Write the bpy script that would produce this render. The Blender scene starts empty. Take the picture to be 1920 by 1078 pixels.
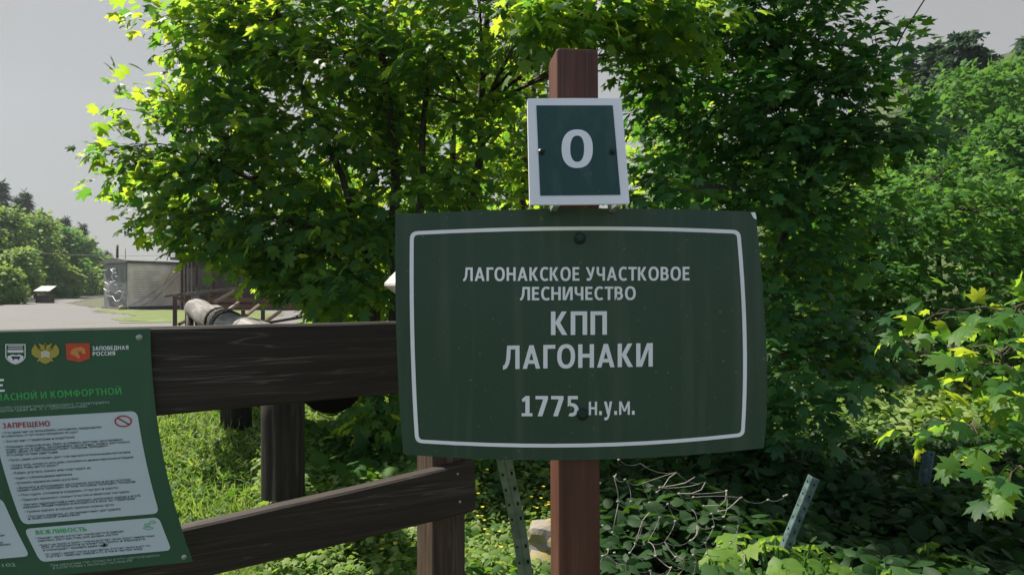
import bpy, math, random
import numpy as np
from mathutils import Vector, Matrix

S = bpy.context.scene
COL = S.collection
R = math.radians
random.seed(7)

# ------------------------------------------------------------------ camera
F = 1230.0          # focal length in pixels of the 1920 wide photograph
EYE = 1.5
cd = bpy.data.cameras.new('camera')
cam = bpy.data.objects.new('camera', cd)
COL.objects.link(cam)
cam.location = (0, 0, EYE)
cam.rotation_euler = (R(90), 0, 0)
cd.sensor_width = 36
cd.lens = 36 * F / 1920
cd.clip_start = 0.02
cd.clip_end = 3000
S.camera = cam

# ------------------------------------------------------------------ light
SUN_EL, SUN_AZ = 54.0, -62.0        # azimuth from +Y, negative is to the left
sd = Vector((math.sin(R(SUN_AZ)) * math.cos(R(SUN_EL)), math.cos(R(SUN_AZ)) * math.cos(R(SUN_EL)), math.sin(R(SUN_EL))))
sl = bpy.data.lights.new('sun', 'SUN')
sl.energy = 5.0
sl.angle = R(0.5)
sl.color = (1.0, 0.93, 0.82)
so = bpy.data.objects.new('sun', sl)
COL.objects.link(so)
so.location = (-20, 20, 40)
so.rotation_euler = sd.to_track_quat('Z', 'Y').to_euler()

W = bpy.data.worlds.new('World')
S.world = W
W.use_nodes = True
wn = W.node_tree
wn.nodes.clear()
wo = wn.nodes.new('ShaderNodeOutputWorld')
wb = wn.nodes.new('ShaderNodeBackground')
wb.inputs['Strength'].default_value = 0.05
sk = wn.nodes.new('ShaderNodeTexSky')
sk.sky_type = 'NISHITA'
sk.sun_disc = False
sk.sun_elevation = R(SUN_EL)
sk.sun_rotation = R(SUN_AZ)
tc = wn.nodes.new('ShaderNodeTexCoord')
nz = wn.nodes.new('ShaderNodeTexNoise')
nz.inputs['Scale'].default_value = 2.2
nz.inputs['Detail'].default_value = 5
cr = wn.nodes.new('ShaderNodeValToRGB')
cr.color_ramp.elements[0].position = 0.3
cr.color_ramp.elements[0].color = (0.93, 0.93, 0.93, 1)
cr.color_ramp.elements[1].position = 0.7
cr.color_ramp.elements[1].color = (0.97, 0.97, 0.97, 1)
mx = wn.nodes.new('ShaderNodeMix')
mx.data_type = 'RGBA'
mx.inputs[7].default_value = (4.05, 3.98, 3.86, 1)       # thin bright cloud
wn.links.new(tc.outputs['Generated'], nz.inputs['Vector'])
wn.links.new(nz.outputs['Fac'], cr.inputs['Fac'])
# the cloud veil thins out behind the viewer, where the sky is bluer
sx = wn.nodes.new('ShaderNodeSeparateXYZ')
mr = wn.nodes.new('ShaderNodeMapRange')
mr.interpolation_type = 'SMOOTHSTEP'
mr.inputs['From Min'].default_value = -0.75
mr.inputs['From Max'].default_value = 0.35
mr.inputs['To Min'].default_value = 0.35
mr.inputs['To Max'].default_value = 1.0
ml = wn.nodes.new('ShaderNodeMath')
ml.operation = 'MULTIPLY'
wn.links.new(tc.outputs['Generated'], sx.inputs[0])
wn.links.new(sx.outputs['Y'], mr.inputs['Value'])
wn.links.new(cr.outputs['Color'], ml.inputs[0])
wn.links.new(mr.outputs['Result'], ml.inputs[1])
wn.links.new(ml.outputs[0], mx.inputs[0])
gain = wn.nodes.new('ShaderNodeVectorMath')
gain.operation = 'SCALE'
gain.inputs['Scale'].default_value = 2.0
wn.links.new(sk.outputs['Color'], gain.inputs[0])
wn.links.new(gain.outputs[0], mx.inputs[6])
wn.links.new(mx.outputs[2], wb.inputs['Color'])
wn.links.new(wb.outputs['Background'], wo.inputs['Surface'])

S.view_settings.view_transform = 'Standard'
S.view_settings.look = 'None'
S.view_settings.exposure = 1.05
S.view_settings.gamma = 1
S.render.engine = 'CYCLES'
S.cycles.max_bounces = 8
S.cycles.transmission_bounces = 6
S.cycles.transparent_max_bounces = 8

# ------------------------------------------------------------------ helpers
def at(px, py, d):
    """A point d metres in front of the camera, seen at pixel px, py of the photograph."""
    return Vector(((px - 960) / F * d, d, EYE - (py - 539) / F * d))

def ray_plane(px, py, p0, n):
    r = Vector(((px - 960) / F, 1, -(py - 539) / F))
    c = Vector((0, 0, EYE))
    return c + r * (n.dot(p0 - c) / n.dot(r))

def ss(a, b, x):
    t = np.clip((x - a) / (b - a), 0, 1)
    return t * t * (3 - 2 * t)

def gz(x, y):
    """Height of the ground."""
    x = np.asarray(x, float); y = np.asarray(y, float)
    h = 0.30 * np.exp(-((x + 2.7) / 1.9) ** 2 - ((y - 6.8) / 2.4) ** 2)
    h = h + 0.035 * np.sin(x * 1.7 + 0.3) * np.sin(y * 1.3) * ss(1, 3, y) * (1 - ss(9, 14, y))
    h = h - 0.10 * ss(1.0, 3.0, x) * (1 - ss(3, 6, y))
    return h

def tag(o, label=None, cat=None, group=None, kind=None):
    if label: o['label'] = label
    if cat: o['category'] = cat
    if group: o['group'] = group
    if kind: o['kind'] = kind
    return o

def empty(name, loc, label=None, cat=None, group=None):
    o = bpy.data.objects.new(name, None)
    o.empty_display_size = 0.1
    COL.objects.link(o)
    o.location = loc
    return tag(o, label, cat, group)

class MB:
    """Collects shapes in world coordinates; build() links them as one mesh object."""
    def __init__(s):
        s.v = []; s.f = []; s.sm = []
    def add(s, vs, fs, smooth=False):
        b = len(s.v)
        s.v += [tuple(p) for p in vs]
        s.f += [tuple(i + b for i in f) for f in fs]
        s.sm += [smooth] * len(fs)
        return s
    def hexa(s, p):
        """Eight corners: 0-3 one end (ring), 4-7 the other."""
        return s.add(p, [(3, 2, 1, 0), (4, 5, 6, 7), (0, 1, 5, 4), (1, 2, 6, 5), (2, 3, 7, 6), (3, 0, 4, 7)])
    def box(s, c, ex, ey, ez, bev=0.0):
        """A box from its centre and three half-axis vectors, with chamfered edges."""
        c = Vector(c); ex = Vector(ex); ey = Vector(ey); ez = Vector(ez)
        if bev <= 0:
            return s.hexa([c - ex - ey - ez, c + ex - ey - ez, c + ex + ey - ez, c - ex + ey - ez,
                           c - ex - ey + ez, c + ex - ey + ez, c + ex + ey + ez, c - ex + ey + ez])
        import bmesh
        bm = bmesh.new()
        r = bmesh.ops.create_cube(bm, size=2)
        lx, ly, lz = ex.length, ey.length, ez.length
        for v in bm.verts:
            v.co = Vector((v.co.x * lx, v.co.y * ly, v.co.z * lz))
        bmesh.ops.bevel(bm, geom=list(bm.edges), offset=bev, segments=2, affect='EDGES', profile=0.5)
        ux, uy, uz = ex.normalized(), ey.normalized(), ez.normalized()
        bm.verts.index_update()
        vs = [c + ux * v.co.x + uy * v.co.y + uz * v.co.z for v in bm.verts]
        fs = [[v.index for v in f.verts] for f in bm.faces]
        bm.free()
        return s.add(vs, fs)
    def tube(s, pts, rad, n=6, cap=True, smooth=True, wob=0.0):
        pts = [Vector(p) for p in pts]
        if not hasattr(rad, '__len__'): rad = [rad] * len(pts)
        vs = []; fs = []
        prev = None
        for i, p in enumerate(pts):
            t = (pts[min(i + 1, len(pts) - 1)] - pts[max(i - 1, 0)])
            if t.length < 1e-9: t = Vector((0, 0, 1))
            t.normalize()
            if prev is None:
                a = Vector((0, 0, 1)) if abs(t.z) < 0.9 else Vector((1, 0, 0))
                u = t.cross(a).normalized()
            else:
                u = (prev - t * prev.dot(t)).normalized()
            prev = u
            w = t.cross(u)
            for k in range(n):
                an = 2 * math.pi * k / n
                rr = rad[i] * (1 + wob * (random.random() - .5))
                vs.append(p + (u * math.cos(an) + w * math.sin(an)) * rr)
        for i in range(len(pts) - 1):
            for k in range(n):
                k2 = (k + 1) % n
                fs.append((i * n + k, i * n + k2, (i + 1) * n + k2, (i + 1) * n + k))
        if cap:
            fs.append(tuple(range(n))[::-1])
            fs.append(tuple((len(pts) - 1) * n + k for k in range(n)))
        return s.add(vs, fs, smooth)
    def poly(s, pts, back=None):
        """A flat outline (front), given a thickness along vector back."""
        n = len(pts)
        if back is None:
            return s.add(pts, [tuple(range(n))])
        back = Vector(back)
        vs = [Vector(p) for p in pts] + [Vector(p) + back for p in pts]
        fs = [tuple(range(n)), tuple(range(2 * n - 1, n - 1, -1))]
        fs += [((i + 1) % n, i, i + n, (i + 1) % n + n) for i in range(n)]
        return s.add(vs, fs)
    def ring(s, outer, inner):
        n = len(outer)
        vs = list(outer) + list(inner)
        return s.add(vs, [(i, (i + 1) % n, (i + 1) % n + n, i + n) for i in range(n)])
    def build(s, name, mat, parent=None):
        me = bpy.data.meshes.new(name)
        vs = np.array([tuple(v) for v in s.v], float)
        o = bpy.data.objects.new(name, me)
        if parent is not None:
            vs = vs - np.array(world_loc(parent))
        me.from_pydata(vs.tolist(), [], s.f)
        me.polygons.foreach_set('use_smooth', s.sm)
        if mat: me.materials.append(mat)
        me.update()
        COL.objects.link(o)
        if parent is not None: o.parent = parent
        return o

def world_loc(o):
    v = Vector((0, 0, 0))
    while o is not None:
        v += o.location
        o = o.parent
    return v

def rebase(o, loc):
    """Moves the origin of a top-level mesh object to loc without moving its shape."""
    loc = Vector(loc)
    o.data.transform(Matrix.Translation(-loc))
    o.location = loc
    return o

# ------------------------------------------------------------------ materials
def newmat(name):
    m = bpy.data.materials.new(name)
    m.use_nodes = True
    n = m.node_tree
    n.nodes.clear()
    out = n.nodes.new('ShaderNodeOutputMaterial')
    return m, n, out

def N(n, t, **kw):
    x = n.nodes.new(t)
    for k, v in kw.items():
        if k in x.inputs: x.inputs[k].default_value = v
        else: setattr(x, k, v)
    return x

def ramp(n, fac, stops):
    r = n.nodes.new('ShaderNodeValToRGB')
    e = r.color_ramp.elements
    while len(e) < len(stops): e.new(0.5)
    for i, (p, c) in enumerate(stops):
        e[i].position = p
        e[i].color = (c[0], c[1], c[2], 1)
    n.links.new(fac, r.inputs['Fac'])
    return r.outputs['Color']

def leafmat(name, cols, trans, tf=0.45, rough=0.55, spec=0.16):
    m, n, out = newmat(name)
    g = N(n, 'ShaderNodeNewGeometry')
    c = ramp(n, g.outputs['Random Per Island'], [(i / (len(cols) - 1), k) for i, k in enumerate(cols)])
    t = ramp(n, g.outputs['Random Per Island'], [(i / (len(trans) - 1), k) for i, k in enumerate(trans)])
    p = N(n, 'ShaderNodeBsdfPrincipled', Roughness=rough)
    p.inputs['Specular IOR Level'].default_value = spec
    n.links.new(c, p.inputs['Base Color'])
    tr = N(n, 'ShaderNodeBsdfTranslucent')
    n.links.new(t, tr.inputs['Color'])
    mxs = N(n, 'ShaderNodeMixShader')
    mxs.inputs[0].default_value = tf
    n.links.new(p.outputs[0], mxs.inputs[1])
    n.links.new(tr.outputs[0], mxs.inputs[2])
    n.links.new(mxs.outputs[0], out.inputs['Surface'])
    return m

def plain(name, col, rough=0.6, var=0.12, scale=8.0, bump=0.0, metallic=0.0, spec=0.4, stretch=(1, 1, 1), col2=None, detail=6, thr=None):
    m, n, out = newmat(name)
    tcn = N(n, 'ShaderNodeTexCoord')
    mp = N(n, 'ShaderNodeMapping')
    mp.inputs['Scale'].default_value = stretch
    n.links.new(tcn.outputs['Object'], mp.inputs['Vector'])
    t = N(n, 'ShaderNodeTexNoise', Scale=scale, Detail=detail)
    n.links.new(mp.outputs[0], t.inputs['Vector'])
    c2 = col2 if col2 else tuple(k * (1 + var * 2) for k in col)
    c1 = tuple(k * (1 - var) for k in col)
    lo, hi = thr if thr else (0.3, 0.7)
    c = ramp(n, t.outputs['Fac'], [(lo, c1), (hi, c2)])
    p = N(n, 'ShaderNodeBsdfPrincipled', Roughness=rough, Metallic=metallic)
    p.inputs['Specular IOR Level'].default_value = spec
    n.links.new(c, p.inputs['Base Color'])
    if bump:
        b = N(n, 'ShaderNodeBump', Strength=bump, Distance=0.01)
        n.links.new(t.outputs['Fac'], b.inputs['Height'])
        n.links.new(b.outputs[0], p.inputs['Normal'])
    n.links.new(p.outputs[0], out.inputs['Surface'])
    return m

def woodmat(name, dark, mid, light, direction=(1, 0, 0), scratch=0.5, rough=0.6, fine=60.0):
    """Painted or weathered timber with the grain running along direction."""
    m, n, out = newmat(name)
    tcn = N(n, 'ShaderNodeTexCoord')
    d = Vector(direction).normalized()
    rot = d.to_track_quat('X', 'Z').inverted().to_euler()
    mp = N(n, 'ShaderNodeMapping')
    mp.inputs['Rotation'].default_value = rot
    n.links.new(tcn.outputs['Object'], mp.inputs['Vector'])
    mp2 = N(n, 'ShaderNodeMapping')
    mp2.inputs['Scale'].default_value = (0.035, 1, 1)
    n.links.new(mp.outputs[0], mp2.inputs['Vector'])
    # slow warp so that the grain lines bend round knots
    warp = N(n, 'ShaderNodeTexNoise', Scale=5.0, Detail=2)
    mp3 = N(n, 'ShaderNodeMapping')
    mp3.inputs['Scale'].default_value = (0.22, 1, 1)
    n.links.new(mp.outputs[0], mp3.inputs['Vector'])
    n.links.new(mp3.outputs[0], warp.inputs['Vector'])
    add = N(n, 'ShaderNodeVectorMath', operation='MULTIPLY_ADD')
    add.inputs[1].default_value = (0.0, 0.05, 0.05)
    n.links.new(warp.outputs['Color'], add.inputs[0])
    n.links.new(mp2.outputs[0], add.inputs[2])
    g = N(n, 'ShaderNodeTexNoise', Scale=fine, Detail=5, Roughness=0.6)
    n.links.new(add.outputs[0], g.inputs['Vector'])
    c = ramp(n, g.outputs['Fac'], [(0.32, dark), (0.55, mid), (0.72, light)])
    # thin pale cracks
    g2 = N(n, 'ShaderNodeTexNoise', Scale=fine * 0.6, Detail=2)
    n.links.new(add.outputs[0], g2.inputs['Vector'])
    cf = ramp(n, g2.outputs['Fac'], [(0.0, (0, 0, 0)), (0.485, (0, 0, 0)), (0.50, (1, 1, 1)), (0.515, (0, 0, 0)), (1, (0, 0, 0))])
    pn = N(n, 'ShaderNodeTexNoise', Scale=4.0, Detail=2)
    n.links.new(mp3.outputs[0], pn.inputs['Vector'])
    pf = ramp(n, pn.outputs['Fac'], [(0.5, (0, 0, 0)), (0.62, (1, 1, 1))])
    mul = N(n, 'ShaderNodeMath', operation='MULTIPLY')
    n.links.new(cf, mul.inputs[0]); n.links.new(pf, mul.inputs[1])
    mul2 = N(n, 'ShaderNodeMath', operation='MULTIPLY')
    mul2.inputs[1].default_value = scratch
    n.links.new(mul.outputs[0], mul2.inputs[0])
    mxn = N(n, 'ShaderNodeMix', data_type='RGBA')
    n.links.new(mul2.outputs[0], mxn.inputs[0])
    n.links.new(c, mxn.inputs[6])
    mxn.inputs[7].default_value = (0.22, 0.19, 0.17, 1)
    p = N(n, 'ShaderNodeBsdfPrincipled', Roughness=rough)
    p.inputs['Specular IOR Level'].default_value = 0.3
    n.links.new(mxn.outputs[2], p.inputs['Base Color'])
    b = N(n, 'ShaderNodeBump', Strength=0.5, Distance=0.004)
    n.links.new(g.outputs['Fac'], b.inputs['Height'])
    n.links.new(b.outputs[0], p.inputs['Normal'])
    n.links.new(p.outputs[0], out.inputs['Surface'])
    return m

def enamel(name, col, amount=1.0):
    """Painted sheet metal: slow fading, faint rain streaks, fine pale specks and uneven gloss."""
    m, n, out = newmat(name)
    tcn = N(n, 'ShaderNodeTexCoord')
    a = N(n, 'ShaderNodeTexNoise', Scale=2.5, Detail=4)
    mp = N(n, 'ShaderNodeMapping'); mp.inputs['Scale'].default_value = (1, 1, 0.05)
    b = N(n, 'ShaderNodeTexNoise', Scale=38.0, Detail=3)
    c = N(n, 'ShaderNodeTexNoise', Scale=140.0, Detail=2)
    for t in (a, c): n.links.new(tcn.outputs['Object'], t.inputs['Vector'])
    n.links.new(tcn.outputs['Object'], mp.inputs['Vector']); n.links.new(mp.outputs[0], b.inputs['Vector'])
    base = ramp(n, a.outputs['Fac'], [(0.3, tuple(k * .86 for k in col)), (0.7, tuple(k * 1.16 + .002 for k in col))])
    st = ramp(n, b.outputs['Fac'], [(0.52, (0, 0, 0)), (0.78, (.16 * amount,) * 3)])
    mx1 = N(n, 'ShaderNodeMix', data_type='RGBA')
    n.links.new(st, mx1.inputs[0]); n.links.new(base, mx1.inputs[6]); mx1.inputs[7].default_value = (0.20, 0.20, 0.17, 1)
    sp = ramp(n, c.outputs['Fac'], [(0.70, (0, 0, 0)), (0.76, (.35 * amount,) * 3)])
    mx2 = N(n, 'ShaderNodeMix', data_type='RGBA')
    n.links.new(sp, mx2.inputs[0]); n.links.new(mx1.outputs[2], mx2.inputs[6]); mx2.inputs[7].default_value = (0.24, 0.24, 0.20, 1)
    p = N(n, 'ShaderNodeBsdfPrincipled')
    p.inputs['Specular IOR Level'].default_value = 0.4
    n.links.new(mx2.outputs[2], p.inputs['Base Color'])
    rr = N(n, 'ShaderNodeMapRange'); rr.inputs['To Min'].default_value = .3; rr.inputs['To Max'].default_value = .55
    n.links.new(a.outputs['Fac'], rr.inputs['Value']); n.links.new(rr.outputs[0], p.inputs['Roughness'])
    n.links.new(p.outputs[0], out.inputs['Surface'])
    return m

FDIR = Vector((0.894, 0.447, 0))          # along the fence
M = {}
M['plank'] = woodmat('dark_stained_plank', (0.015, 0.011, 0.009), (0.028, 0.020, 0.016), (0.050, 0.036, 0.029), FDIR, 0.32)
M['fpost'] = woodmat('weathered_post', (0.03, 0.018, 0.012), (0.07, 0.045, 0.033), (0.16, 0.11, 0.085), (0, 0, 1), 0.3)
M['spost'] = woodmat('brown_stained_post', (0.062, 0.024, 0.017), (0.092, 0.036, 0.024), (0.13, 0.058, 0.042), (0, 0, 1), 0.25, 0.5, 55)
M['bark'] = plain('bark', (0.045, 0.036, 0.028), 0.9, 0.35, 14, 0.6, stretch=(1, 1, 0.25))
M['twig'] = plain('twig', (0.06, 0.045, 0.03), 0.85, 0.3, 20)
M['log'] = woodmat('peeled_log', (0.07, 0.063, 0.058), (0.18, 0.168, 0.16), (0.29, 0.278, 0.27), (-4.05, 7.25, 0.1), 0.0, 0.8, 22)
M['logpost'] = woodmat('dark_log_post', (0.012, 0.010, 0.009), (0.028, 0.022, 0.018), (0.09, 0.075, 0.065), (0, 0, 1), 0.3, 0.8, 30)
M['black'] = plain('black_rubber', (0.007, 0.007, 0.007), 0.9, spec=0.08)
M['green'] = enamel('dark_green_enamel', (0.021, 0.054, 0.031))
M['green2'] = enamel('blue_green_enamel', (0.011, 0.054, 0.046))
M['bgreen'] = enamel('printed_green', (0.026, 0.092, 0.050), .6)
M['white'] = plain('white_print', (0.80, 0.80, 0.84), 0.5, 0.05, 5)
M['panel'] = plain('pale_print', (0.52, 0.60, 0.66), 0.5, 0.05, 3)
M['ink'] = plain('dark_print', (0.045, 0.06, 0.075), 0.6)
M['redink'] = plain('red_print', (0.36, 0.035, 0.04), 0.6)
M['greenink'] = plain('bright_green_print', (0.06, 0.36, 0.10), 0.6)
M['paleink'] = plain('pale_green_print', (0.30, 0.42, 0.36), 0.6)
M['gold'] = plain('gold_print', (0.42, 0.34, 0.06), 0.6)
M['orange'] = plain('orange_print', (0.62, 0.26, 0.08), 0.6)
M['red'] = plain('vermilion_print', (0.55, 0.07, 0.035), 0.6)
M['bolt'] = plain('painted_bolt', (0.012, 0.035, 0.028), 0.4, metallic=0.3)
M['steel'] = plain('zinc_steel', (0.32, 0.36, 0.36), 0.45, 0.3, 25, metallic=0.6)
M['gsteel'] = plain('green_painted_steel', (0.10, 0.16, 0.11), 0.55, 0.35, 18, 0.2, metallic=0.2, col2=(0.20, 0.26, 0.20))
M['gsteel2'] = plain('teal_painted_steel', (0.035, 0.085, 0.08), 0.6, 0.35, 40, 0.3, metallic=0.1, col2=(0.11, 0.16, 0.155))
M['rope'] = plain('grey_rope', (0.25, 0.235, 0.21), 0.9, 0.2, 60)
M['ropethin'] = plain('thin_dark_rope', (0.07, 0.075, 0.065), 0.9, 0.2, 60)
M['capwood'] = plain('grey_cap_boards', (0.46, 0.42, 0.40), 0.8, 0.15, 14, stretch=(0.3, 1, 1))
M['brownwood'] = woodmat('brown_cabin_timber', (0.035, 0.024, 0.018), (0.06, 0.042, 0.034), (0.10, 0.075, 0.062), (0, 0, 1), 0.0, 0.7, 20)
M['redwood'] = woodmat('red_brown_timber', (0.10, 0.035, 0.016), (0.16, 0.06, 0.03), (0.22, 0.09, 0.05), (1, 0, 0), 0.0, 0.7, 20)
M['rail'] = plain('brown_painted_steel', (0.075, 0.038, 0.032), 0.5, 0.2, 6)
M['railtop'] = plain('worn_brown_rail', (0.16, 0.11, 0.095), 0.5, 0.25, 6)
M['glass'] = plain('dark_window', (0.012, 0.014, 0.02), 0.1, spec=0.6)
M['tarp'] = plain('cream_banner', (0.74, 0.65, 0.55), 0.7, 0.12, 1.3)
M['slate'] = plain('grey_banner', (0.15, 0.155, 0.15), 0.7, 0.2, 2)
M['roofmetal'] = plain('grey_roof_sheet', (0.10, 0.10, 0.11), 0.5, 0.2, 2)
M['dirt'] = plain('dark_base', (0.06, 0.05, 0.045), 0.9, 0.3, 4)
M['cable'] = plain('cable', (0.05, 0.05, 0.055), 0.6)
M['rock'] = plain('lichen_rock', (0.26, 0.23, 0.20), 0.9, 0.15, 22, 0.8, col2=(0.27, 0.23, 0.07), thr=(0.48, 0.56))
M['whiteroof'] = plain('white_roof_sheet', (0.17, 0.17, 0.175), 0.6)
M['flower'] = leafmat('yellow_petals', [(0.62, 0.50, 0.03), (0.68, 0.58, 0.06)], [(0.6, 0.55, 0.05), (0.6, 0.58, 0.05)], 0.3)
M['litter'] = plain('dry_leaf', (0.30, 0.20, 0.11), 0.8, 0.3, 9)

GREEN = [(0.020, 0.070, 0.024), (0.028, 0.095, 0.027), (0.044, 0.125, 0.030), (0.066, 0.155, 0.034)]
GTR = [(0.12, 0.32, 0.04), (0.25, 0.50, 0.04), (0.44, 0.64, 0.04), (0.64, 0.76, 0.05)]
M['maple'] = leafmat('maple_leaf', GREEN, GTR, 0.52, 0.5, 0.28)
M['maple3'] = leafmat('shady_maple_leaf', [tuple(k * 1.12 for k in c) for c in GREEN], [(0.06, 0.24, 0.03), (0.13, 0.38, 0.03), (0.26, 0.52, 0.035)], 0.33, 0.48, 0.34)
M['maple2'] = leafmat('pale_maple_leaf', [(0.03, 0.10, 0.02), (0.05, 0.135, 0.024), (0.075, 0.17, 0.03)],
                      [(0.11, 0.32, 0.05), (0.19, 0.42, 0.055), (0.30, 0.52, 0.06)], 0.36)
M['far'] = leafmat('distant_leaf', [(0.035, 0.10, 0.022), (0.055, 0.14, 0.026), (0.085, 0.175, 0.032)],
                   [(0.12, 0.32, 0.045), (0.20, 0.42, 0.055)], 0.33, 0.6, 0.15)
M['farpale'] = leafmat('distant_pale_leaf', [(0.08, 0.19, 0.05), (0.13, 0.24, 0.055), (0.18, 0.28, 0.07)],
                   [(0.30, 0.44, 0.10), (0.36, 0.48, 0.10)], 0.35, 0.6, 0.15)
M['needle'] = leafmat('conifer_needles', [(0.022, 0.055, 0.034), (0.034, 0.075, 0.045), (0.05, 0.095, 0.05)],
                      [(0.08, 0.16, 0.06), (0.10, 0.18, 0.07)], 0.25, 0.7, 0.2)
M['weed'] = leafmat('weed_leaf', [(0.025, 0.075, 0.016), (0.04, 0.10, 0.02), (0.065, 0.14, 0.026)],
                    [(0.10, 0.30, 0.02), (0.22, 0.44, 0.03)], 0.3, 0.6, 0.12)
M['shade_ivy'] = leafmat('shaded_ivy_leaf', [(0.010, 0.032, 0.010), (0.016, 0.046, 0.013), (0.026, 0.062, 0.018)],
                   [(0.05, 0.16, 0.015), (0.10, 0.24, 0.02)], 0.25, 0.55, 0.15)  # greens darkened so the colour itself carries the shade under the trees
M['dockleaf'] = leafmat('broad_weed_leaf', [(0.045, 0.10, 0.04), (0.06, 0.13, 0.045), (0.08, 0.16, 0.055)],
                        [(0.20, 0.40, 0.04), (0.34, 0.52, 0.05)], 0.4, 0.55, 0.2)
M['clover'] = leafmat('clover_leaf', [(0.09, 0.17, 0.04), (0.14, 0.22, 0.055), (0.22, 0.28, 0.09)], [(0.24, 0.42, 0.05), (0.36, 0.52, 0.07)], 0.35, 0.6, 0.2)
M['youngleaf'] = leafmat('young_yellow_green_leaf', [(0.07, 0.15, 0.03), (0.10, 0.19, 0.035), (0.14, 0.22, 0.045)], [(0.30, 0.48, 0.04), (0.40, 0.56, 0.05)], 0.4, 0.5, 0.2)
M['grass'] = leafmat('grass_blade', [(0.12, 0.20, 0.04), (0.19, 0.27, 0.06), (0.30, 0.33, 0.12)],
                     [(0.26, 0.46, 0.05), (0.40, 0.54, 0.08)], 0.4, 0.5, 0.25)

# ------------------------------------------------------------------ leaf shapes
def fan(outline, fold=0.18, droop=0.25, fork=1.0):
    """A leaf as a fan of triangles: x across, y towards the tip, z up; y runs 0 to 1."""
    pts = [(0.0, 0.38, 0.0)] + [(x, y, 0.0) for x, y in outline]
    a = np.array(pts)
    a[:, 2] = -fold * np.abs(a[:, 0]) - droop * (a[:, 1] - 0.2) ** 2
    n = len(outline)
    f = np.array([(0, i + 1, (i + 1) % n + 1) for i in range(n)])
    return a, f

def polar(lst):
    """Maple outline from (angle, radius) on one side, mirrored."""
    pts = [(math.sin(R(a)) * r, 0.38 + math.cos(R(a)) * r * 0.62) for a, r in lst]
    mir = [(-x, y) for x, y in pts[::-1] if abs(x) > 1e-4]
    return [(x * 0.62, y) for x, y in pts + mir]

MAPLE = fan(polar([(0, 1.0), (9, .80), (15, .84), (19, .66), (27, .50), (36, .72), (41, .70), (48, 1.0), (57, .72), (66, .66), (77, .46), (93, .58), (103, .82), (118, .55), (150, .42), (172, .45)]), 0.22, 0.35)
MAPLE_S = fan(polar([(0, 1.0), (16, .72), (27, .48), (48, .98), (62, .62), (77, .45), (103, .78), (150, .42), (180, .35)]), 0.22, 0.35)
OVAL = fan([(0, 0), (.22, .2), (.30, .45), (.2, .75), (0, 1), (-.2, .75), (-.30, .45), (-.22, .2)], 0.3, 0.3)
ROUND = fan([(0, .12), (.16, 0), (.36, .08), (.48, .32), (.44, .6), (.28, .85), (0, 1), (-.28, .85), (-.44, .6), (-.48, .32), (-.36, .08), (-.16, 0)], 0.25, 0.35)
def crumpled():
    rng = np.random.default_rng(6)
    k = 20
    a = []
    for i in range(k):
        t = 2 * math.pi * (i + .5) / k
        r = (.44 + .07 * (i % 2)) * (1 - .35 * (abs(t - math.pi * 1.5) < .35))
        a.append((math.cos(t) * r * .95, .5 + math.sin(t) * r))
    v, f = fan(a, .35, .35)
    v[1:, 2] += np.where(np.arange(k) % 2 == 0, .07, -.06) + rng.normal(size=k) * .03
    v[0, 1] = .45
    return v, f
CRUMPLE = crumpled()
CLUMP = fan([(0, 0), (.34, .12), (.22, .36), (.44, .55), (.16, .68), (0, 1), (-.2, .72), (-.42, .6), (-.25, .3), (-.3, .1)], 0.3, 0.4)
NEEDLE = fan([(0, 0), (.10, .25), (.04, .4), (.09, .6), (0, 1), (-.09, .6), (-.05, .42), (-.10, .25)], 0.2, 0.3)

def norm(a):
    return a / np.maximum(np.linalg.norm(a, axis=-1, keepdims=True), 1e-9)

class Leaves:
    """Leaf-shaped faces gathered into one mesh."""
    def __init__(s):
        s.v = []; s.f = []; s.n = 0
    def add(s, tpl, pos, tip, nrm, size):
        a, f = tpl
        pos = np.asarray(pos, float); tip = norm(np.asarray(tip, float))
        side = norm(np.cross(tip, np.asarray(nrm, float)))
        nn = np.cross(side, tip)
        sz = np.asarray(size, float).reshape(-1, 1, 1)
        v = pos[:, None, :] + sz * (a[None, :, 0:1] * side[:, None, :] + a[None, :, 1:2] * tip[:, None, :] + a[None, :, 2:3] * nn[:, None, :])
        k = len(pos)
        ff = f[None] + (np.arange(k) * len(a))[:, None, None] + s.n
        s.v.append(v.reshape(-1, 3)); s.f.append(ff.reshape(-1, 3))
        s.n += k * len(a)
    def build(s, name, mat, parent=None):
        v = np.concatenate(s.v).astype(np.float32)
        f = np.concatenate(s.f).astype(np.int32)
        if parent is not None:
            v = v - np.array(world_loc(parent), np.float32)
        me = bpy.data.meshes.new(name)
        me.vertices.add(len(v)); me.vertices.foreach_set('co', v.ravel())
        me.loops.add(f.size); me.loops.foreach_set('vertex_index', f.ravel())
        me.polygons.add(len(f))
        me.polygons.foreach_set('loop_start', np.arange(0, f.size, 3, dtype=np.int32))
        me.polygons.foreach_set('loop_total', np.full(len(f), 3, np.int32))
        me.materials.append(mat)
        me.update(calc_edges=True)
        o = bpy.data.objects.new(name, me)
        COL.objects.link(o)
        if parent is not None: o.parent = parent
        return o

def sample_blob(rng, c, r, n, shell=0.5):
    d = norm(rng.normal(size=(n, 3)))
    q = rng.random((n, 1)) ** (shell / 1.0)
    q = q ** 0.66
    return np.array(c) + d * q * np.array(r), d

def curve_pts(a, b, sag, k=5, rng=None, wob=0.0):
    a = Vector(a); b = Vector(b)
    out = []
    for i in range(k):
        t = i / (k - 1)
        p = a.lerp(b, t) + Vector((0, 0, sag)) * (4 * t * (1 - t))
        if rng is not None and 0 < i < k - 1:
            p += Vector(rng.normal(size=3) * wob)
        out.append(p)
    return out

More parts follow.
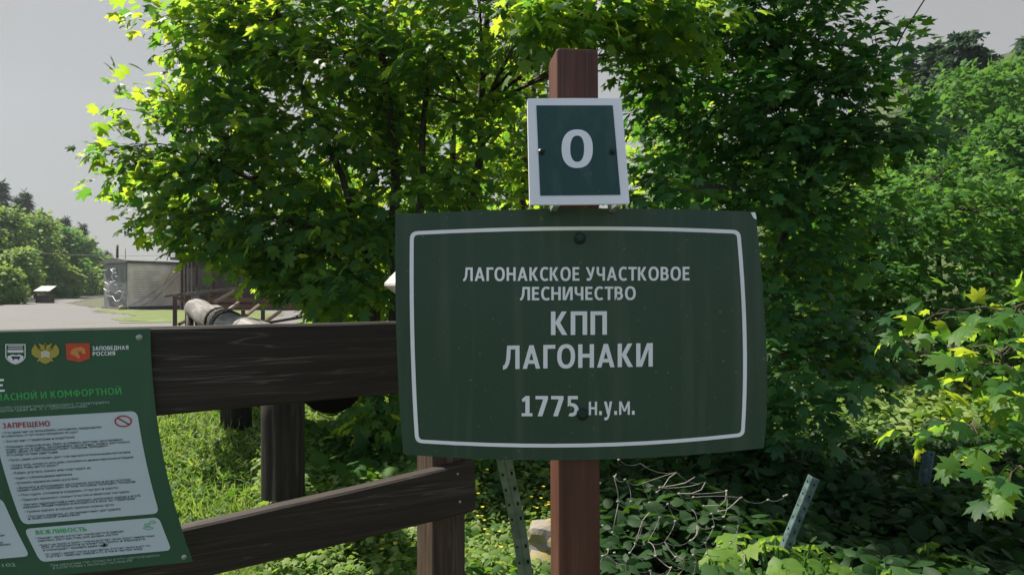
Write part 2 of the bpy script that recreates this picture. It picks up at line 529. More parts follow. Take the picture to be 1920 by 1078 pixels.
def make_tree(name, label, cat, base, stems, blobs, leaf=MAPLE, mat='maple', size=0.13, per=13, seed=1, spray=0.24,
              group=None, up=0.85, twigs=True, trunk_mat='bark', flat=0.25, tilt=.38, droop=.32):
    """stems: lists of (point, radius); blobs: (centre, radii, number of sprays)."""
    rng = np.random.default_rng(seed)
    root = empty(name, base, label, cat, group)
    wood = MB()
    nodes = []
    for st in stems:
        pts = [Vector(p) for p, r in st]; rad = [r for p, r in st]
        fp = []; fr = []
        for i in range(len(pts) - 1):
            for k in range(4):
                t = k / 4
                fp.append(pts[i].lerp(pts[i + 1], t) + (Vector(rng.normal(size=3)) * rad[i] * 0.35 if (i or k) else Vector((0, 0, 0))))
                fr.append(rad[i] * (1 - t) + rad[i + 1] * t)
        fp.append(pts[-1]); fr.append(rad[-1])
        wood.tube(fp, fr, 7, wob=0.15)
        nodes += list(zip(fp, fr))
    na = np.array([tuple(p) for p, r in nodes]); nr = np.array([r for p, r in nodes])
    L = Leaves()
    for c, r, ns in blobs:
        c = np.array(c, float); r = np.array(r, float)
        # a limb from the closest fitting stem node to the heart of the clump
        dd = np.linalg.norm(na - c, axis=1) + np.where(na[:, 2] > c[2] + 0.1, 0.6, 0)
        j = int(np.argmin(dd))
        start = na[j]
        limb = curve_pts(start, c, 0.05 * np.linalg.norm(c - start), 6, rng, 0.02)
        lr = min(nr[j] * 0.6, 0.010 + 0.012 * np.linalg.norm(c - start))
        wood.tube(limb, [lr * (1 - 0.7 * i / 5) for i in range(6)], 5)
        ln = np.array([tuple(p) for p in limb])
        sc, sdir = sample_blob(rng, c, r, ns)
        axis_dir = norm(c - start + 1e-6)
        for q in range(ns):
            out = sdir[q] * np.array([1, 1, 0.35]) + axis_dir * 0.5
            out = out / (np.linalg.norm(out) + 1e-9)
            if twigs:
                k0 = ln[rng.integers(2, 6)]
                wood.tube(curve_pts(k0, sc[q], 0.02, 3), [0.006, 0.004, 0.002], 3, cap=False)
            k = max(3, int(rng.normal(per, per * 0.25)))
            # leaves of a spray lie in a loose, slightly drooping layer
            n0 = np.array([0, 0, 1.0]) * up + out * 0.35 + rng.normal(size=3) * 0.18
            n0 = n0 / np.linalg.norm(n0)
            u = np.cross(n0, [0.3, 0.9, 0.1]); u /= np.linalg.norm(u)
            w = np.cross(n0, u)
            an = rng.random(k) * 2 * np.pi
            rr = spray * np.sqrt(rng.random(k))
            off = (np.cos(an) * rr)[:, None] * u + (np.sin(an) * rr)[:, None] * w + n0 * (rng.normal(size=(k, 1)) * spray * flat)
            pos = sc[q] + off
            tip = norm(off) * 0.8 + out * 0.5 + rng.normal(size=(k, 3)) * 0.35 + np.array([0, 0, -droop])
            nrm = n0 + rng.normal(size=(k, 3)) * tilt
            sz = size * np.clip(rng.normal(1, 0.27, k), 0.45, 1.6)
            L.add(leaf, pos, tip, nrm, sz)
    wood.build('trunk', M[trunk_mat], root)
    L.build('crown', M[mat], root)
    return root

def pb(px, py, rx, ry, d, n, rd=None):
    """A clump seen at px, py with pixel radii rx, ry, at distance d and depth radius rd metres."""
    return (tuple(at(px, py, d)), (rx * d / F, rd if rd else 0.7, ry * d / F), n)

# ------------------------------------------------------------------ the setting: ground
def ground_sheet():
    def axis():
        a = np.concatenate([-np.geomspace(900, 14, 26), np.linspace(-13, 13, 105), np.geomspace(14, 900, 26)])
        return a
    xs = axis(); ys = axis() + 4
    X, Y = np.meshgrid(xs, ys)
    Z = gz(X, Y)
    me = bpy.data.meshes.new('ground')
    nx, ny = len(xs), len(ys)
    v = np.stack([X, Y, Z], -1).reshape(-1, 3)
    idx = np.arange(nx * ny).reshape(ny, nx)
    f = np.stack([idx[:-1, :-1], idx[:-1, 1:], idx[1:, 1:], idx[1:, :-1]], -1).reshape(-1, 4)
    me.from_pydata(v.tolist(), [], f.tolist())
    me.polygons.foreach_set('use_smooth', [True] * len(f))
    m, n, out = newmat('soil_and_moss')
    tcn = N(n, 'ShaderNodeTexCoord')
    a = N(n, 'ShaderNodeTexNoise', Scale=0.9, Detail=8)
    b = N(n, 'ShaderNodeTexNoise', Scale=18.0, Detail=8)
    n.links.new(tcn.outputs['Object'], a.inputs['Vector']); n.links.new(tcn.outputs['Object'], b.inputs['Vector'])
    c1 = ramp(n, b.outputs['Fac'], [(0.3, (0.028, 0.040, 0.014)), (0.55, (0.055, 0.085, 0.022)), (0.75, (0.10, 0.10, 0.045))])
    c2 = ramp(n, b.outputs['Fac'], [(0.3, (0.05, 0.036, 0.024)), (0.7, (0.11, 0.085, 0.06))])
    fa = ramp(n, a.outputs['Fac'], [(0.45, (0, 0, 0)), (0.62, (1, 1, 1))])
    mxn = N(n, 'ShaderNodeMix', data_type='RGBA')
    n.links.new(fa, mxn.inputs[0]); n.links.new(c1, mxn.inputs[6]); n.links.new(c2, mxn.inputs[7])
    p = N(n, 'ShaderNodeBsdfPrincipled', Roughness=0.95)
    n.links.new(mxn.outputs[2], p.inputs['Base Color'])
    bp = N(n, 'ShaderNodeBump', Strength=0.7, Distance=0.03)
    n.links.new(b.outputs['Fac'], bp.inputs['Height']); n.links.new(bp.outputs[0], p.inputs['Normal'])
    n.links.new(p.outputs[0], out.inputs['Surface'])
    me.materials.append(m)
    o = bpy.data.objects.new('ground', me); COL.objects.link(o)
    return tag(o, kind='structure')
ground_sheet()

def gravel_road():
    rng = np.random.default_rng(3)
    # outline of the gravel yard and the road that leaves it up the valley
    right = [(-4.0, 15.5), (-6.5, 20), (-9.0, 27), (-8.0, 34), (-9.5, 41), (-22, 43), (-30, 47), (-42, 62), (-66, 105), (-150, 252)]
    left = [(-165, 246), (-84, 108), (-55, 70), (-42, 54), (-31, 36), (-26, 22), (-20, 14), (-13, 11.5), (-7.5, 12.5)]
    pts = right + left
    fine = []
    for i in range(len(pts)):
        a = np.array(pts[i]); b = np.array(pts[(i + 1) % len(pts)])
        k = max(2, int(np.linalg.norm(b - a) / 0.8)); k = min(k, 40)
        for j in range(k):
            t = j / k
            nrm = np.array([-(b - a)[1], (b - a)[0]]) / (np.linalg.norm(b - a) + 1e-6)
            fine.append(a + (b - a) * t + nrm * rng.normal() * 0.22 * min(1, np.linalg.norm(a) / 20))
    mb = MB()
    mb.poly([(p[0], p[1], float(gz(p[0], p[1])) * 0 + 0.03) for p in fine], (0, 0, -0.06))
    m, n, out = newmat('pale_gravel')
    tcn = N(n, 'ShaderNodeTexCoord')
    a = N(n, 'ShaderNodeTexNoise', Scale=0.35, Detail=6)
    b = N(n, 'ShaderNodeTexNoise', Scale=9.0, Detail=8)
    n.links.new(tcn.outputs['Object'], a.inputs['Vector']); n.links.new(tcn.outputs['Object'], b.inputs['Vector'])
    c1 = ramp(n, b.outputs['Fac'], [(0.3, (0.100, 0.098, 0.099)), (0.7, (0.152, 0.151, 0.155))])
    fa = ramp(n, a.outputs['Fac'], [(0.56, (0, 0, 0)), (0.66, (1, 1, 1))])
    mxn = N(n, 'ShaderNodeMix', data_type='RGBA')
    n.links.new(fa, mxn.inputs[0]); n.links.new(c1, mxn.inputs[6])
    mxn.inputs[7].default_value = (0.12, 0.12, 0.07, 1)
    p = N(n, 'ShaderNodeBsdfPrincipled', Roughness=0.95)
    n.links.new(mxn.outputs[2], p.inputs['Base Color'])
    bp = N(n, 'ShaderNodeBump', Strength=0.5, Distance=0.03)
    n.links.new(b.outputs['Fac'], bp.inputs['Height']); n.links.new(bp.outputs[0], p.inputs['Normal'])
    n.links.new(p.outputs[0], out.inputs['Surface'])
    return tag(mb.build('gravel_road', m), kind='structure')
gravel_road()

def turf_sheet(name, pts, z, col, col2, seed):
    rng = np.random.default_rng(seed)
    fine = []
    for i in range(len(pts)):
        a = np.array(pts[i], float); b = np.array(pts[(i + 1) % len(pts)], float)
        k = int(min(40, max(3, np.linalg.norm(b - a) / .6)))
        nr = np.array([-(b - a)[1], (b - a)[0]]) / np.linalg.norm(b - a)
        for j in range(k): fine.append(a + (b - a) * j / k + nr * rng.normal() * .3)
    mb = MB(); mb.poly([(p[0], p[1], z) for p in fine], (0, 0, -.05))
    m = plain(name + '_turf', col, 0.95, 0.4, 1.1, 0.5, col2=col2)
    return tag(mb.build(name, m), kind='structure')
turf_sheet('grass_verge', [(-36, 40), (-42.5, 54), (-55, 71), (-84, 109), (-166, 247), (-178, 246), (-96, 113), (-64, 72), (-50, 54), (-46, 38)], .045, (0.11, 0.17, 0.035), (0.20, 0.25, 0.07), 4)
turf_sheet('grass_patch', [(-15.5, 27), (-18.5, 31), (-20.5, 36), (-24.5, 38.5), (-27.0, 43), (-22, 42.5), (-17, 42), (-13, 37), (-11.5, 31), (-12.5, 27.5)], .045, (0.09, 0.14, 0.025), (0.15, 0.19, 0.05), 6)

def hillside(name, base, rise, width, steps=14, seed=0, bump=1.5, cols=((0.035, 0.06, 0.016), (0.07, 0.10, 0.03))):
    """A slope climbing from a base line (list of x, y) along the given horizontal direction."""
    rng = np.random.default_rng(seed)
    vs = []; fs = []
    nb = len(base)
    for j in range(steps + 1):
        t = j / steps
        for (x, y, dx, dy) in base:
            h = rise * (t ** 1.15)
            vs.append((x + dx * width * t + rng.normal() * bump * t, y + dy * width * t, h - 0.25 + rng.normal() * bump * 0.5 * min(1, t * 3)))
    for j in range(steps):
        for i in range(nb - 1):
            a = j * nb + i
            fs.append((a, a + 1, a + nb + 1, a + nb))
    mb = MB(); mb.add(vs, fs, True)
    m = plain('hill_turf_' + name, cols[0], 0.95, 0.35, 0.6, 0.4, col2=cols[1])
    return tag(mb.build(name, m), kind='structure')
lb = [(-48, 30), (-44, 46), (-47, 56), (-60, 74), (-92, 115), (-175, 250), (-230, 330)]
hillside('hill_slope', [(x, y, -0.86, 0.5) for x, y in lb], 34, 70, seed=2, cols=((0.10, 0.16, 0.035), (0.19, 0.24, 0.07)))
rb = [(8, 62), (20, 40), (25, 30), (31, 22), (44, 16)]
hillside('wooded_hill', [(x, y, 0.75, 0.66) for x, y in rb], 34, 70, seed=5, bump=1.0)

# ------------------------------------------------------------------ lettering
SW, HW = 0.205, 0.165            # stem and bar widths of the drawn capitals (cap height 1)
def _q(*p): return list(p)
def _bar(x0, y0, x1, y1): return [(x0, y0), (x1, y0), (x1, y1), (x0, y1)]
def _dia(xa, ya, xb, yb, w): return [(xa, ya), (xa + w, ya), (xb + w, yb), (xb, yb)]
def _arc(cx, cy, rx, ry, a0, a1, tx=SW, ty=HW, k=14, sq=1.0):
    o = []; i = []
    for j in range(k + 1):
        a = R(a0 + (a1 - a0) * j / k)
        c, s_ = math.cos(a), math.sin(a)
        cc = math.copysign(abs(c) ** sq, c); s2 = math.copysign(abs(s_) ** sq, s_)
        o.append((cx + rx * cc, cy + ry * s2)); i.append((cx + (rx - tx) * cc, cy + (ry - ty) * s2))
    return o + i[::-1]
def _bowl(x0, y0, x1, y1):
    """A P-like bowl on the right of a stem."""
    r = (y1 - y0) / 2; cx = x1 - r * 1.0
    return [_bar(x0, y1 - HW, cx, y1), _bar(x0, y0, cx, y0 + HW), _arc(cx, (y0 + y1) / 2, x1 - cx, r, -90, 90)]
def _shift(g, d): return [[(x + d, y) for x, y in p] for p in g]
def _ring(w): return [_arc(w / 2, .5, w / 2, .52, 0, 180, k=22, sq=.86), _arc(w / 2, .5, w / 2, .52, 180, 360, k=22, sq=.86)]
GL = {
 'Л': (.80, [_bar(.80 - SW, 0, .80, 1), _bar(.20, 1 - HW, .80, 1), [(.20, 1), (.20 + SW * .9, 1), (.17 + SW * .9, .45), (.13 + SW * .8, .22), (.20, .05), (.08, -.01), (0, -.02), (0, .15), (.08, .19), (.14, .34), (.17, .6)]]),
 'А': (.84, [_dia(0, 0, .32, 1, SW), _dia(.84 - SW, 0, .32, 1, SW), _bar(.18, .21, .66, .21 + HW * .95)]),
 'Г': (.58, [_bar(0, 0, SW, 1), _bar(0, 1 - HW, .58, 1)]),
 'О': (.86, _ring(.86)),
 'Н': (.76, [_bar(0, 0, SW, 1), _bar(.76 - SW, 0, .76, 1), _bar(0, .43, .76, .43 + HW)]),
 'К': (.74, [_bar(0, 0, SW, 1), _dia(.17, .50, .48, 1, SW * 1.12), _dia(.50, 0, .17, .54, SW * 1.15)]),
 'С': (.66, [_arc(.43, .5, .43, .52, 52, 308, k=26, sq=.88)]),
 'Е': (.58, [_bar(0, 0, SW, 1), _bar(0, 1 - HW, .57, 1), _bar(0, .43, .52, .43 + HW), _bar(0, 0, .58, HW)]),
 'У': (.76, [_dia(0, 1, .33, .30, SW), [(.76, 1), (.76 - SW, 1), (.40, .38), (.36, .25), (.28, .17), (.17, .18), (.10, .19), (.07, .03), (.2, -.02), (.36, .0), (.48, .12), (.55, .28)]]),
 'Ч': (.70, [_bar(.70 - SW, 0, .70, 1), _bar(0, .62, SW, 1), _arc(.30, .64, .30, .30, 180, 270), _bar(.30, .34, .70, .34 + HW)]),
 'Т': (.70, [_bar(.35 - SW / 2, 0, .35 + SW / 2, 1), _bar(0, 1 - HW, .70, 1)]),
 'В': (.68, [_bar(0, 0, SW, 1)] + _bowl(SW * .5, .44, .63, 1) + _bowl(SW * .5, 0, .68, .44 + HW)),
 'И': (.80, [_bar(0, 0, SW, 1), _bar(.80 - SW, 0, .80, 1), _dia(.10, .0, .52, 1, SW * .9)]),
 'П': (.74, [_bar(0, 0, SW, 1), _bar(.74 - SW, 0, .74, 1), _bar(0, 1 - HW, .74, 1)]),
 'М': (.96, [_bar(0, 0, SW * .95, 1), _bar(.96 - SW * .95, 0, .96, 1), _dia(.40, .24, .04, 1, SW * .85), _dia(.40, .24, .76, 1, SW * .85)]),
 'Р': (.66, [_bar(0, 0, SW, 1)] + _bowl(SW * .5, .36, .66, 1)),
 'З': (.60, [_arc(.28, .73, .29, .28, -80, 150, k=16), _arc(.28, .29, .32, .31, -150, 80, k=16)]),
 'Щ': (1.14, [_bar(0, 0, SW * .9, 1), _bar(.43, 0, .43 + SW * .9, 1), _bar(.86, 0, .86 + SW * .9, 1), _bar(0, 0, 1.14, HW), _bar(1.0, -.22, 1.14, .1)]),
 'Ж': (1.12, [_bar(.56 - SW / 2, 0, .56 + SW / 2, 1), _dia(.60, .5, .86, 1, SW), _dia(.90, 0, .60, .54, SW), _dia(.32, .5, .06, 1, SW), _dia(.0, 0, .30, .54, SW)]),
 'Ф': (1.0, [_bar(.5 - SW / 2, -.04, .5 + SW / 2, 1.04), _arc(.5, .5, .5, .36, 0, 180, k=20), _arc(.5, .5, .5, .36, 180, 360, k=20)]),
 'Б': (.66, [_bar(0, 0, SW, 1), _bar(0, 1 - HW, .60, 1)] + _bowl(SW * .5, 0, .66, .60)),
 'Ь': (.64, [_bar(0, 0, SW, 1)] + _bowl(SW * .5, 0, .64, .60)),
 'Д': (.86, [_bar(.58, 0, .58 + SW, 1), _bar(.22, 1 - HW, .78, 1), _dia(.06, 0, .20, 1, SW), _bar(0, 0, .86, HW), _bar(0, -.2, .14, .1), _bar(.72, -.2, .86, .1)]),
 'Я': (.68, [_bar(.68 - SW, 0, .68, 1)] + [[(.68 - x, y) for x, y in p] for p in _bowl(SW * .5, .38, .66, 1)] + [_dia(0, 0, .26, .42, SW * 1.05)]),
 '0': (.74, _ring(.74)),
 '1': (.52, [_bar(.18, 0, .18 + SW, 1), _bar(0, 0, .52, HW * .9), [(.18 + SW, 1), (.20, 1), (.0, .83), (.06, .69), (.20, .78)]]),
 '7': (.60, [_bar(0, 1 - HW, .60, 1), [(.60, 1), (.37, 1 - HW), (.10, 0), (.10 + SW * 1.1, 0), (.60, .84)]]),
 '5': (.58, [_bar(.06, 1 - HW, .54, 1), [(.06, 1), (.22, 1), (.20, .56), (.05, .46)], _arc(.24, .32, .34, .33, -118, 112, k=18)]),
 '2': (.60, [_bar(0, 0, .60, HW), _arc(.28, .70, .30, .32, -10, 155, k=14), [(.58, .66), (.38, .68), (0, .14), (.06, 0), (.24, .12)]]),
 '.': (.20, [_bar(0, 0, .20, .20)]),
 ' ': (.22, []),
}
GL['Й'] = (.80, GL['И'][1] + [_arc(.40, 1.30, .22, .20, 200, 340, .1, .11)])
def _low(g, xs, ys): return [[(x * xs, y * ys) for x, y in p] for p in g]
GL['н'] = (.60, _low(GL['Н'][1], .60 / .76, .68))
GL['м'] = (.78, _low(GL['М'][1], .78 / .96, .68))
GL['у'] = (.60, [_dia(0, .68, .24, .0, SW * .95), [(.60, .68), (.60 - SW * .92, .68), (.26, -.05), (.16, -.13), (.04, -.12), (.02, -.25), (.16, -.27), (.30, -.22), (.40, -.06)]])

_glyph = {}
def drawn(text, space=1.0):
    """Capitals drawn from strokes: (list of outlines, width)."""
    x = 0.0; out = []
    for ch in text:
        w, polys = GL[ch]
        out += [[(px + x, py) for px, py in p] for p in polys]
        gap = .15 * space
        if ch in 'ГТ': gap *= .6
        x += w + gap
    return out, x - gap

def headline(mb, text, x0, x1, ytop, ybase, surf, slope=0.0, lean=0.0, space=1.0):
    """Bold capitals stretched between two columns; each stroke lies a hair above the one before it."""
    polys, w = drawn(text, space)
    for i, p in enumerate(polys):
        pts = []
        for (x, y) in p:
            px = x0 + x / w * (x1 - x0) - lean * y * (ybase - ytop)
            py = ybase - y * (ybase - ytop) + slope * (px - x0)
            q = surf(px, py)
            eye = (Vector((0, 0, EYE)) - q).normalized()
            pts.append(q + eye * (0.00006 * (i % 5)))
        mb.poly(pts)

def glyphs(text, bold=0.02, size=1.0, space=1.0):
    key = (text, bold, space)
    if key not in _glyph:
        cu = bpy.data.curves.new('lettering', 'FONT')
        cu.body = text
        cu.size = size
        cu.offset = bold
        cu.space_character = space
        cu.fill_mode = 'FRONT'
        cu.resolution_u = 4
        ob = bpy.data.objects.new('lettering', cu)
        COL.objects.link(ob)
        dg = bpy.context.evaluated_depsgraph_get()
        dg.update()
        me = bpy.data.meshes.new_from_object(ob.evaluated_get(dg))
        vs = np.array([v.co[:] for v in me.vertices]).reshape(-1, 3)
        fs = [tuple(p.vertices) for p in me.polygons]
        bpy.data.objects.remove(ob); bpy.data.curves.remove(cu); bpy.data.meshes.remove(me)
        _glyph[key] = (vs, fs)
    return _glyph[key]

def cap_height(bold):
    vs, fs = glyphs('Н', bold)
    return vs[:, 1].min(), vs[:, 1].max()

def lettering(mb, text, x0, x1, ytop, ybase, surf, slope=0.0, lean=0.0, bold=0.02, space=1.0, bow=0.0):
    """Adds text between pixel columns x0 and x1, capitals from ytop to ybase, mapped by surf(px, py)."""
    vs, fs = glyphs(text, bold, 1.0, space)
    a, b = vs[:, 0].min(), vs[:, 0].max()
    lo, hi = cap_height(bold)
    pts = []
    for v in vs:
        s = (v[0] - a) / (b - a)
        h = (v[1] - lo) / (hi - lo)
        px = x0 + s * (x1 - x0) - lean * h * (ybase - ytop)
        py = ybase - h * (ybase - ytop) + slope * (px - x0) + bow * (2 * s - 1) ** 2
        pts.append(surf(px, py))
    mb.add(pts, fs)

def side3(a, m, b, k=8):
    """Points along a gently bowed edge from a to b passing near m (b left out)."""
    a = np.array(a, float); m = np.array(m, float); b = np.array(b, float)
    c = 2 * m - 0.5 * (a + b)
    return [tuple((1 - t) ** 2 * a + 2 * t * (1 - t) * c + t * t * b) for t in [i / k for i in range(k)]]

def rounded(corners, mids, r, k=8, ck=4):
    """Closed outline (pixels): four corners, four edge middles, corner radius r."""
    edges = []
    for i in range(4):
        a = np.array(corners[i], float); b = np.array(corners[(i + 1) % 4], float)
        u = (b - a) / np.linalg.norm(b - a)
        edges.append(side3(a + u * r, mids[i], b - u * r, k) + [tuple(b - u * r)])
    out = []
    for i in range(4):
        out += edges[i]
        p0 = np.array(edges[i][-1]); p2 = np.array(edges[(i + 1) % 4][0]); c = np.array(corners[(i + 1) % 4], float)
        for j in range(1, ck):
            t = j / ck
            out.append(tuple((1 - t) ** 2 * p0 + 2 * t * (1 - t) * c + t * t * p2))
    return out

# ------------------------------------------------------------------ signpost
DS = 1.25
def signpost():
    root = empty('signpost', (0.125, 1.31, 0), 'brown square post carrying a big green name board below a small green plate reading 0', 'signpost')
    # the post, turned a little so that its left side shows
    def post_c(z): return Vector((0.1245, DS + 0.012 + 0.045, z)) if True else None
    rot = Matrix.Rotation(R(7), 3, 'Z')
    ex = rot @ Vector((0.0415, 0, 0)); ey = rot @ Vector((0, 0.045, 0))
    mb = MB()
    lean = 0.0
    c = Vector((0.1255, DS + 0.062, 0.93))
    mb.box(c, ex, ey, (-0.004, 0, 1.032), 0.006)
    mb.build('post', M['spost'], root)
    # the name board
    D = DS
    nb = empty('name_board', (0, 0, 0)); nb.parent = root
    outline = rounded([(741, 402), (1417, 397), (1433, 840), (756, 852)],
                      [(1085, 391), (1437, 655), (1090, 862), (743.5, 634)], 5, 10, 3)
    f = lambda x, y: at(x, y, D)
    b = MB(); b.poly([f(*p) for p in outline], (0, 0.004, 0))
    board = b.build('board', M['green'], root)
    bpy.data.objects.remove(nb)
    board.name = 'name_board'
    g = lambda x, y: at(x, y, D - 0.0012)
    oc = [(768, 433.5), (1389, 431), (1397, 819), (778, 831)]
    om = [(1085, 425), (1400, 634), (1095, 838), (769.5, 634)]
    ic = [(775.5, 440.3), (1382, 438), (1390, 812.5), (785, 824.2)]
    im = [(1085, 432), (1392.7, 634), (1095, 831), (777, 634)]
    r = MB(); r.ring([g(*p) for p in rounded(oc, om, 16, 10, 5)], [g(*p) for p in rounded(ic, im, 10, 10, 5)])
    r.build('border_line', M['white'], board)
    for txt, x0, x1, yt, yb, sl, sp in [('ЛАГОНАКСКОЕ УЧАСТКОВОЕ', 868.5, 1293, 501.5, 527, -0.003, 1.04),
                                     ('ЛЕСНИЧЕСТВО', 975, 1192, 538, 563, -0.004, 1.02),
                                     ('КПП', 1033, 1138, 584, 628, -0.006, 1.0),
                                     ('ЛАГОНАКИ', 943, 1224, 648, 692, -0.018, 1.0)]:
        t = MB(); headline(t, txt, x0, x1, yt, yb, g, sl)
        t.build('lettering', M['white'], board)
    t = MB(); headline(t, '1775', 978, 1085, 742, 780, g)
    t.build('lettering', M['white'], board)
    t = MB(); headline(t, 'н.у.м.', 1104, 1190, 741, 778, g, -.01)
    t.build('lettering', M['white'], board)
    for (x, y) in ((1087, 447), (1092, 776)):
        m = MB()
        p = at(x, y, D)
        m.tube([p + Vector((0, 0, 0)), p + Vector((0, -0.003, 0))], 0.0115, 14)
        m.tube([p + Vector((0, -0.003, 0)), p + Vector((0, -0.007, 0)), p + Vector((0, -0.009, 0))], [0.0085, 0.008, 0.005], 8, smooth=False)
        m.build('bolt', M['bolt'], board)
    m = MB()
    h = lambda x, y: at(x, y, D - 0.0014)
    m.poly([h(1408, 398.5), h(1416, 398.2), h(1418.5, 407), h(1418, 412), h(1413, 409), h(1410, 404)])
    m.build('chipped_corner', M['white'], board)
    # the small number plate, its foot nearer than its head
    top, bot = 1.205, 1.150
    p0 = at(1076, 185, top); p1 = at(1086, 383, bot)
    n = (p1 - p0).cross(Vector((1, 0, 0))).normalized()
    if n.y > 0: n = -n
    def pl(off): return lambda x, y: ray_plane(x, y, p0 + n * off, n)
    q = pl(0)
    b = MB()
    b.poly([q(*p) for p in rounded([(989, 185), (1165, 185), (1180.5, 382), (993.5, 384)], [(1077, 184.5), (1173.5, 285), (1087, 383.5), (991, 285)], 2, 4, 2)], -n * 0.004)
    plate = b.build('number_plate', M['white'], root)
    back = -n
    fr = MB()
    # folded edge of the plate: a return on the left side
    fr.hexa([q(988.6, 185) + back * .004, q(993.2, 384) + back * .004, q(995.5, 384) + back * .004, q(991, 185) + back * .004,
             q(988.6, 185) + back * .022, q(993.2, 384) + back * .022, q(995.5, 384) + back * .022, q(991, 185) + back * .022])
    fr.build('folded_edge', M['white'], plate)
    fr = MB()
    fr.hexa([q(1164, 186) + back * .004, q(1177, 382) + back * .004, q(1179.5, 382) + back * .004, q(1165, 186) + back * .004,
             q(1164, 186) + back * .022, q(1177, 382) + back * .022, q(1179.5, 382) + back * .022, q(1165, 186) + back * .022])
    fr.build('folded_edge', M['white'], plate)
    q1 = pl(0.001)
    b = MB(); b.poly([q1(*p) for p in [(1005.5, 198), (1149, 198), (1163.5, 365.5), (1013, 367)]])
    b.build('green_field', M['green2'], plate)
    q2 = pl(0.002)
    t = MB(); headline(t, '0', 1053, 1111.5, 244.5, 314, q2)
    t.build('numeral', M['white'], plate)
    for (x, y) in ((1015.5, 285), (1148, 285)):
        m = MB(); p = q1(x, y)
        m.tube([p, p + n * 0.002], 0.0062, 12)
        m.tube([p + n * 0.002, p + n * 0.006], [0.0045, 0.003], 6, smooth=False)
        m.build('screw', M['bolt'], plate)
    # spacers joining plate and post
    for px in (1043, 1160):
        m = MB()
        p = at(px, 388, 1.17)
        m.box(p + Vector((0, 0.045, 0.012)), (0.006, 0, 0), (0, 0.05, 0), (0, 0, 0.012), 0.001)
        m.build('bracket', M['steel'], root)
    return root
signpost()

# ------------------------------------------------------------------ fence of dark planks
def fy(px, k): return k / (1 - 0.5 * (px - 960) / F)
def fpt(px, py, k): return at(px, py, fy(px, k))
FN = Vector((-FDIR.y, FDIR.x, 0))            # away from the camera, across the fence
def plank(name, pts, th, root, mat='plank', sag=0.0):
    """pts: lower left, lower right, upper right, upper left of the front face; a softly chamfered board."""
    a, b, c, d = [Vector(p) for p in pts]
    ch = 0.006
    mb = MB()
    k = 24
    rng = random.Random(5)
    rings = []
    for i in range(k + 1):
        t = i / k
        lo = a.lerp(b, t); hi = d.lerp(c, t)
        wv = 0.0005 * math.sin(t * 23) + rng.uniform(-.0004, .0004)
        hi = hi + Vector((0, 0, wv)); lo = lo + Vector((0, 0, rng.uniform(-.0005, .0005)))
        dz = Vector((0, 0, -sag * 4 * t * (1 - t)))
        hi = hi + dz; lo = lo + dz
        up = (hi - lo).normalized()
        rings.append([lo + up * ch, hi - up * ch, hi + FN * ch, hi + FN * (th - ch), hi - up * ch + FN * th,
                      lo + up * ch + FN * th, lo + FN * (th - ch), lo + FN * ch])
    vs = [p for r in rings for p in r]
    fs = []
    for i in range(k):
        for j in range(8):
            j2 = (j + 1) % 8
            fs.append((i * 8 + j, i * 8 + j2, (i + 1) * 8 + j2, (i + 1) * 8 + j))
    fs.append(tuple(range(8))[::-1]); fs.append(tuple(k * 8 + j for j in range(8)))
    mb.add(vs, fs)
    return mb.build(name, M[mat], root)

def fence():
    root = empty('plank_fence', (-0.15, 2.2, 0), 'dark brown fence of two wide planks on a square post with a small pitched cap', 'fence')
    K1, K2 = 2.035, 2.175
    plank('plank', [fpt(-400, 845, K1), fpt(860, 727, K1), fpt(860, 601, K1), fpt(-400, 628, K1)], 0.045, root)
    plank('plank', [fpt(-400, 1262, K2), fpt(891, 958, K2), fpt(891, 865, K2), fpt(-400, 1150, K2)], 0.052, root, sag=.008)
    # end post behind the lower plank
    fr = Vector((0, 2.175, 0))
    c = fpt(850, 1000, K2); c.z = 0
    c = c + FN * (0.052 + 0.062)
    pm = MB()
    rot = Matrix.Rotation(R(7), 3, 'Z')
    e1 = rot @ FDIR * 0.060; e2 = rot @ FN * 0.060
    pm.box(c + Vector((0, 0, 0.76)), e1, e2, (0, 0, 0.78), 0.005)
    po = pm.build('post', M['fpost'], root)
    # a dry crack down the lit side of the post
    # (a real groove is too fine to read; the grain carries it)
    cp = MB()
    z0 = 1.515
    w = 0.15
    u1 = e1.normalized(); u2 = e2.normalized()
    cc = Vector((c.x, c.y, 0)) + Vector((0.012, 0.0, 0))
    q = [cc + u1 * (sx * w) + u2 * (sy * w) for sx, sy in ((-1, -1), (1, -1), (1, 1), (-1, 1))]
    lowq = [cc + (p - cc) * 0.72 for p in q]
    vs = [p + Vector((0, 0, z0)) for p in q] + [p + Vector((0, 0, z0 - 0.009)) for p in q] + [p + Vector((0, 0, z0 - 0.05)) for p in lowq] + [cc + Vector((0, 0, z0 + 0.21))]
    fs = [(0, 1, 12), (1, 2, 12), (2, 3, 12), (3, 0, 12)]
    for i in range(4):
        j = (i + 1) % 4
        fs += [(i, i + 4, j + 4, j), (i + 4, i + 8, j + 8, j + 4)]
    fs.append((8, 9, 10, 11))
    cp.add(vs, fs)
    cp.build('post_cap', M['capwood'], root)
    # wire tied round the post
    wm = MB()
    zt = 0.985
    pts = [c + e1 * sx * 1.04 + e2 * sy * 1.04 + Vector((0, 0, zt - 0.02 * sx)) for sx, sy in ((-1, -1), (1, -1), (1, 1), (-1, 1), (-1, -1))]
    wm.tube(pts, 0.0025, 5)
    wm.build('tie_wire', M['rope'], root)
    for (px, py) in ((858, 888), (862, 940)):
        nm = MB(); p = fpt(px, py, K2)
        nm.tube([p, p - FN * 0.003], 0.004, 8)
        nm.build('nail', M['steel'], root)
fence()

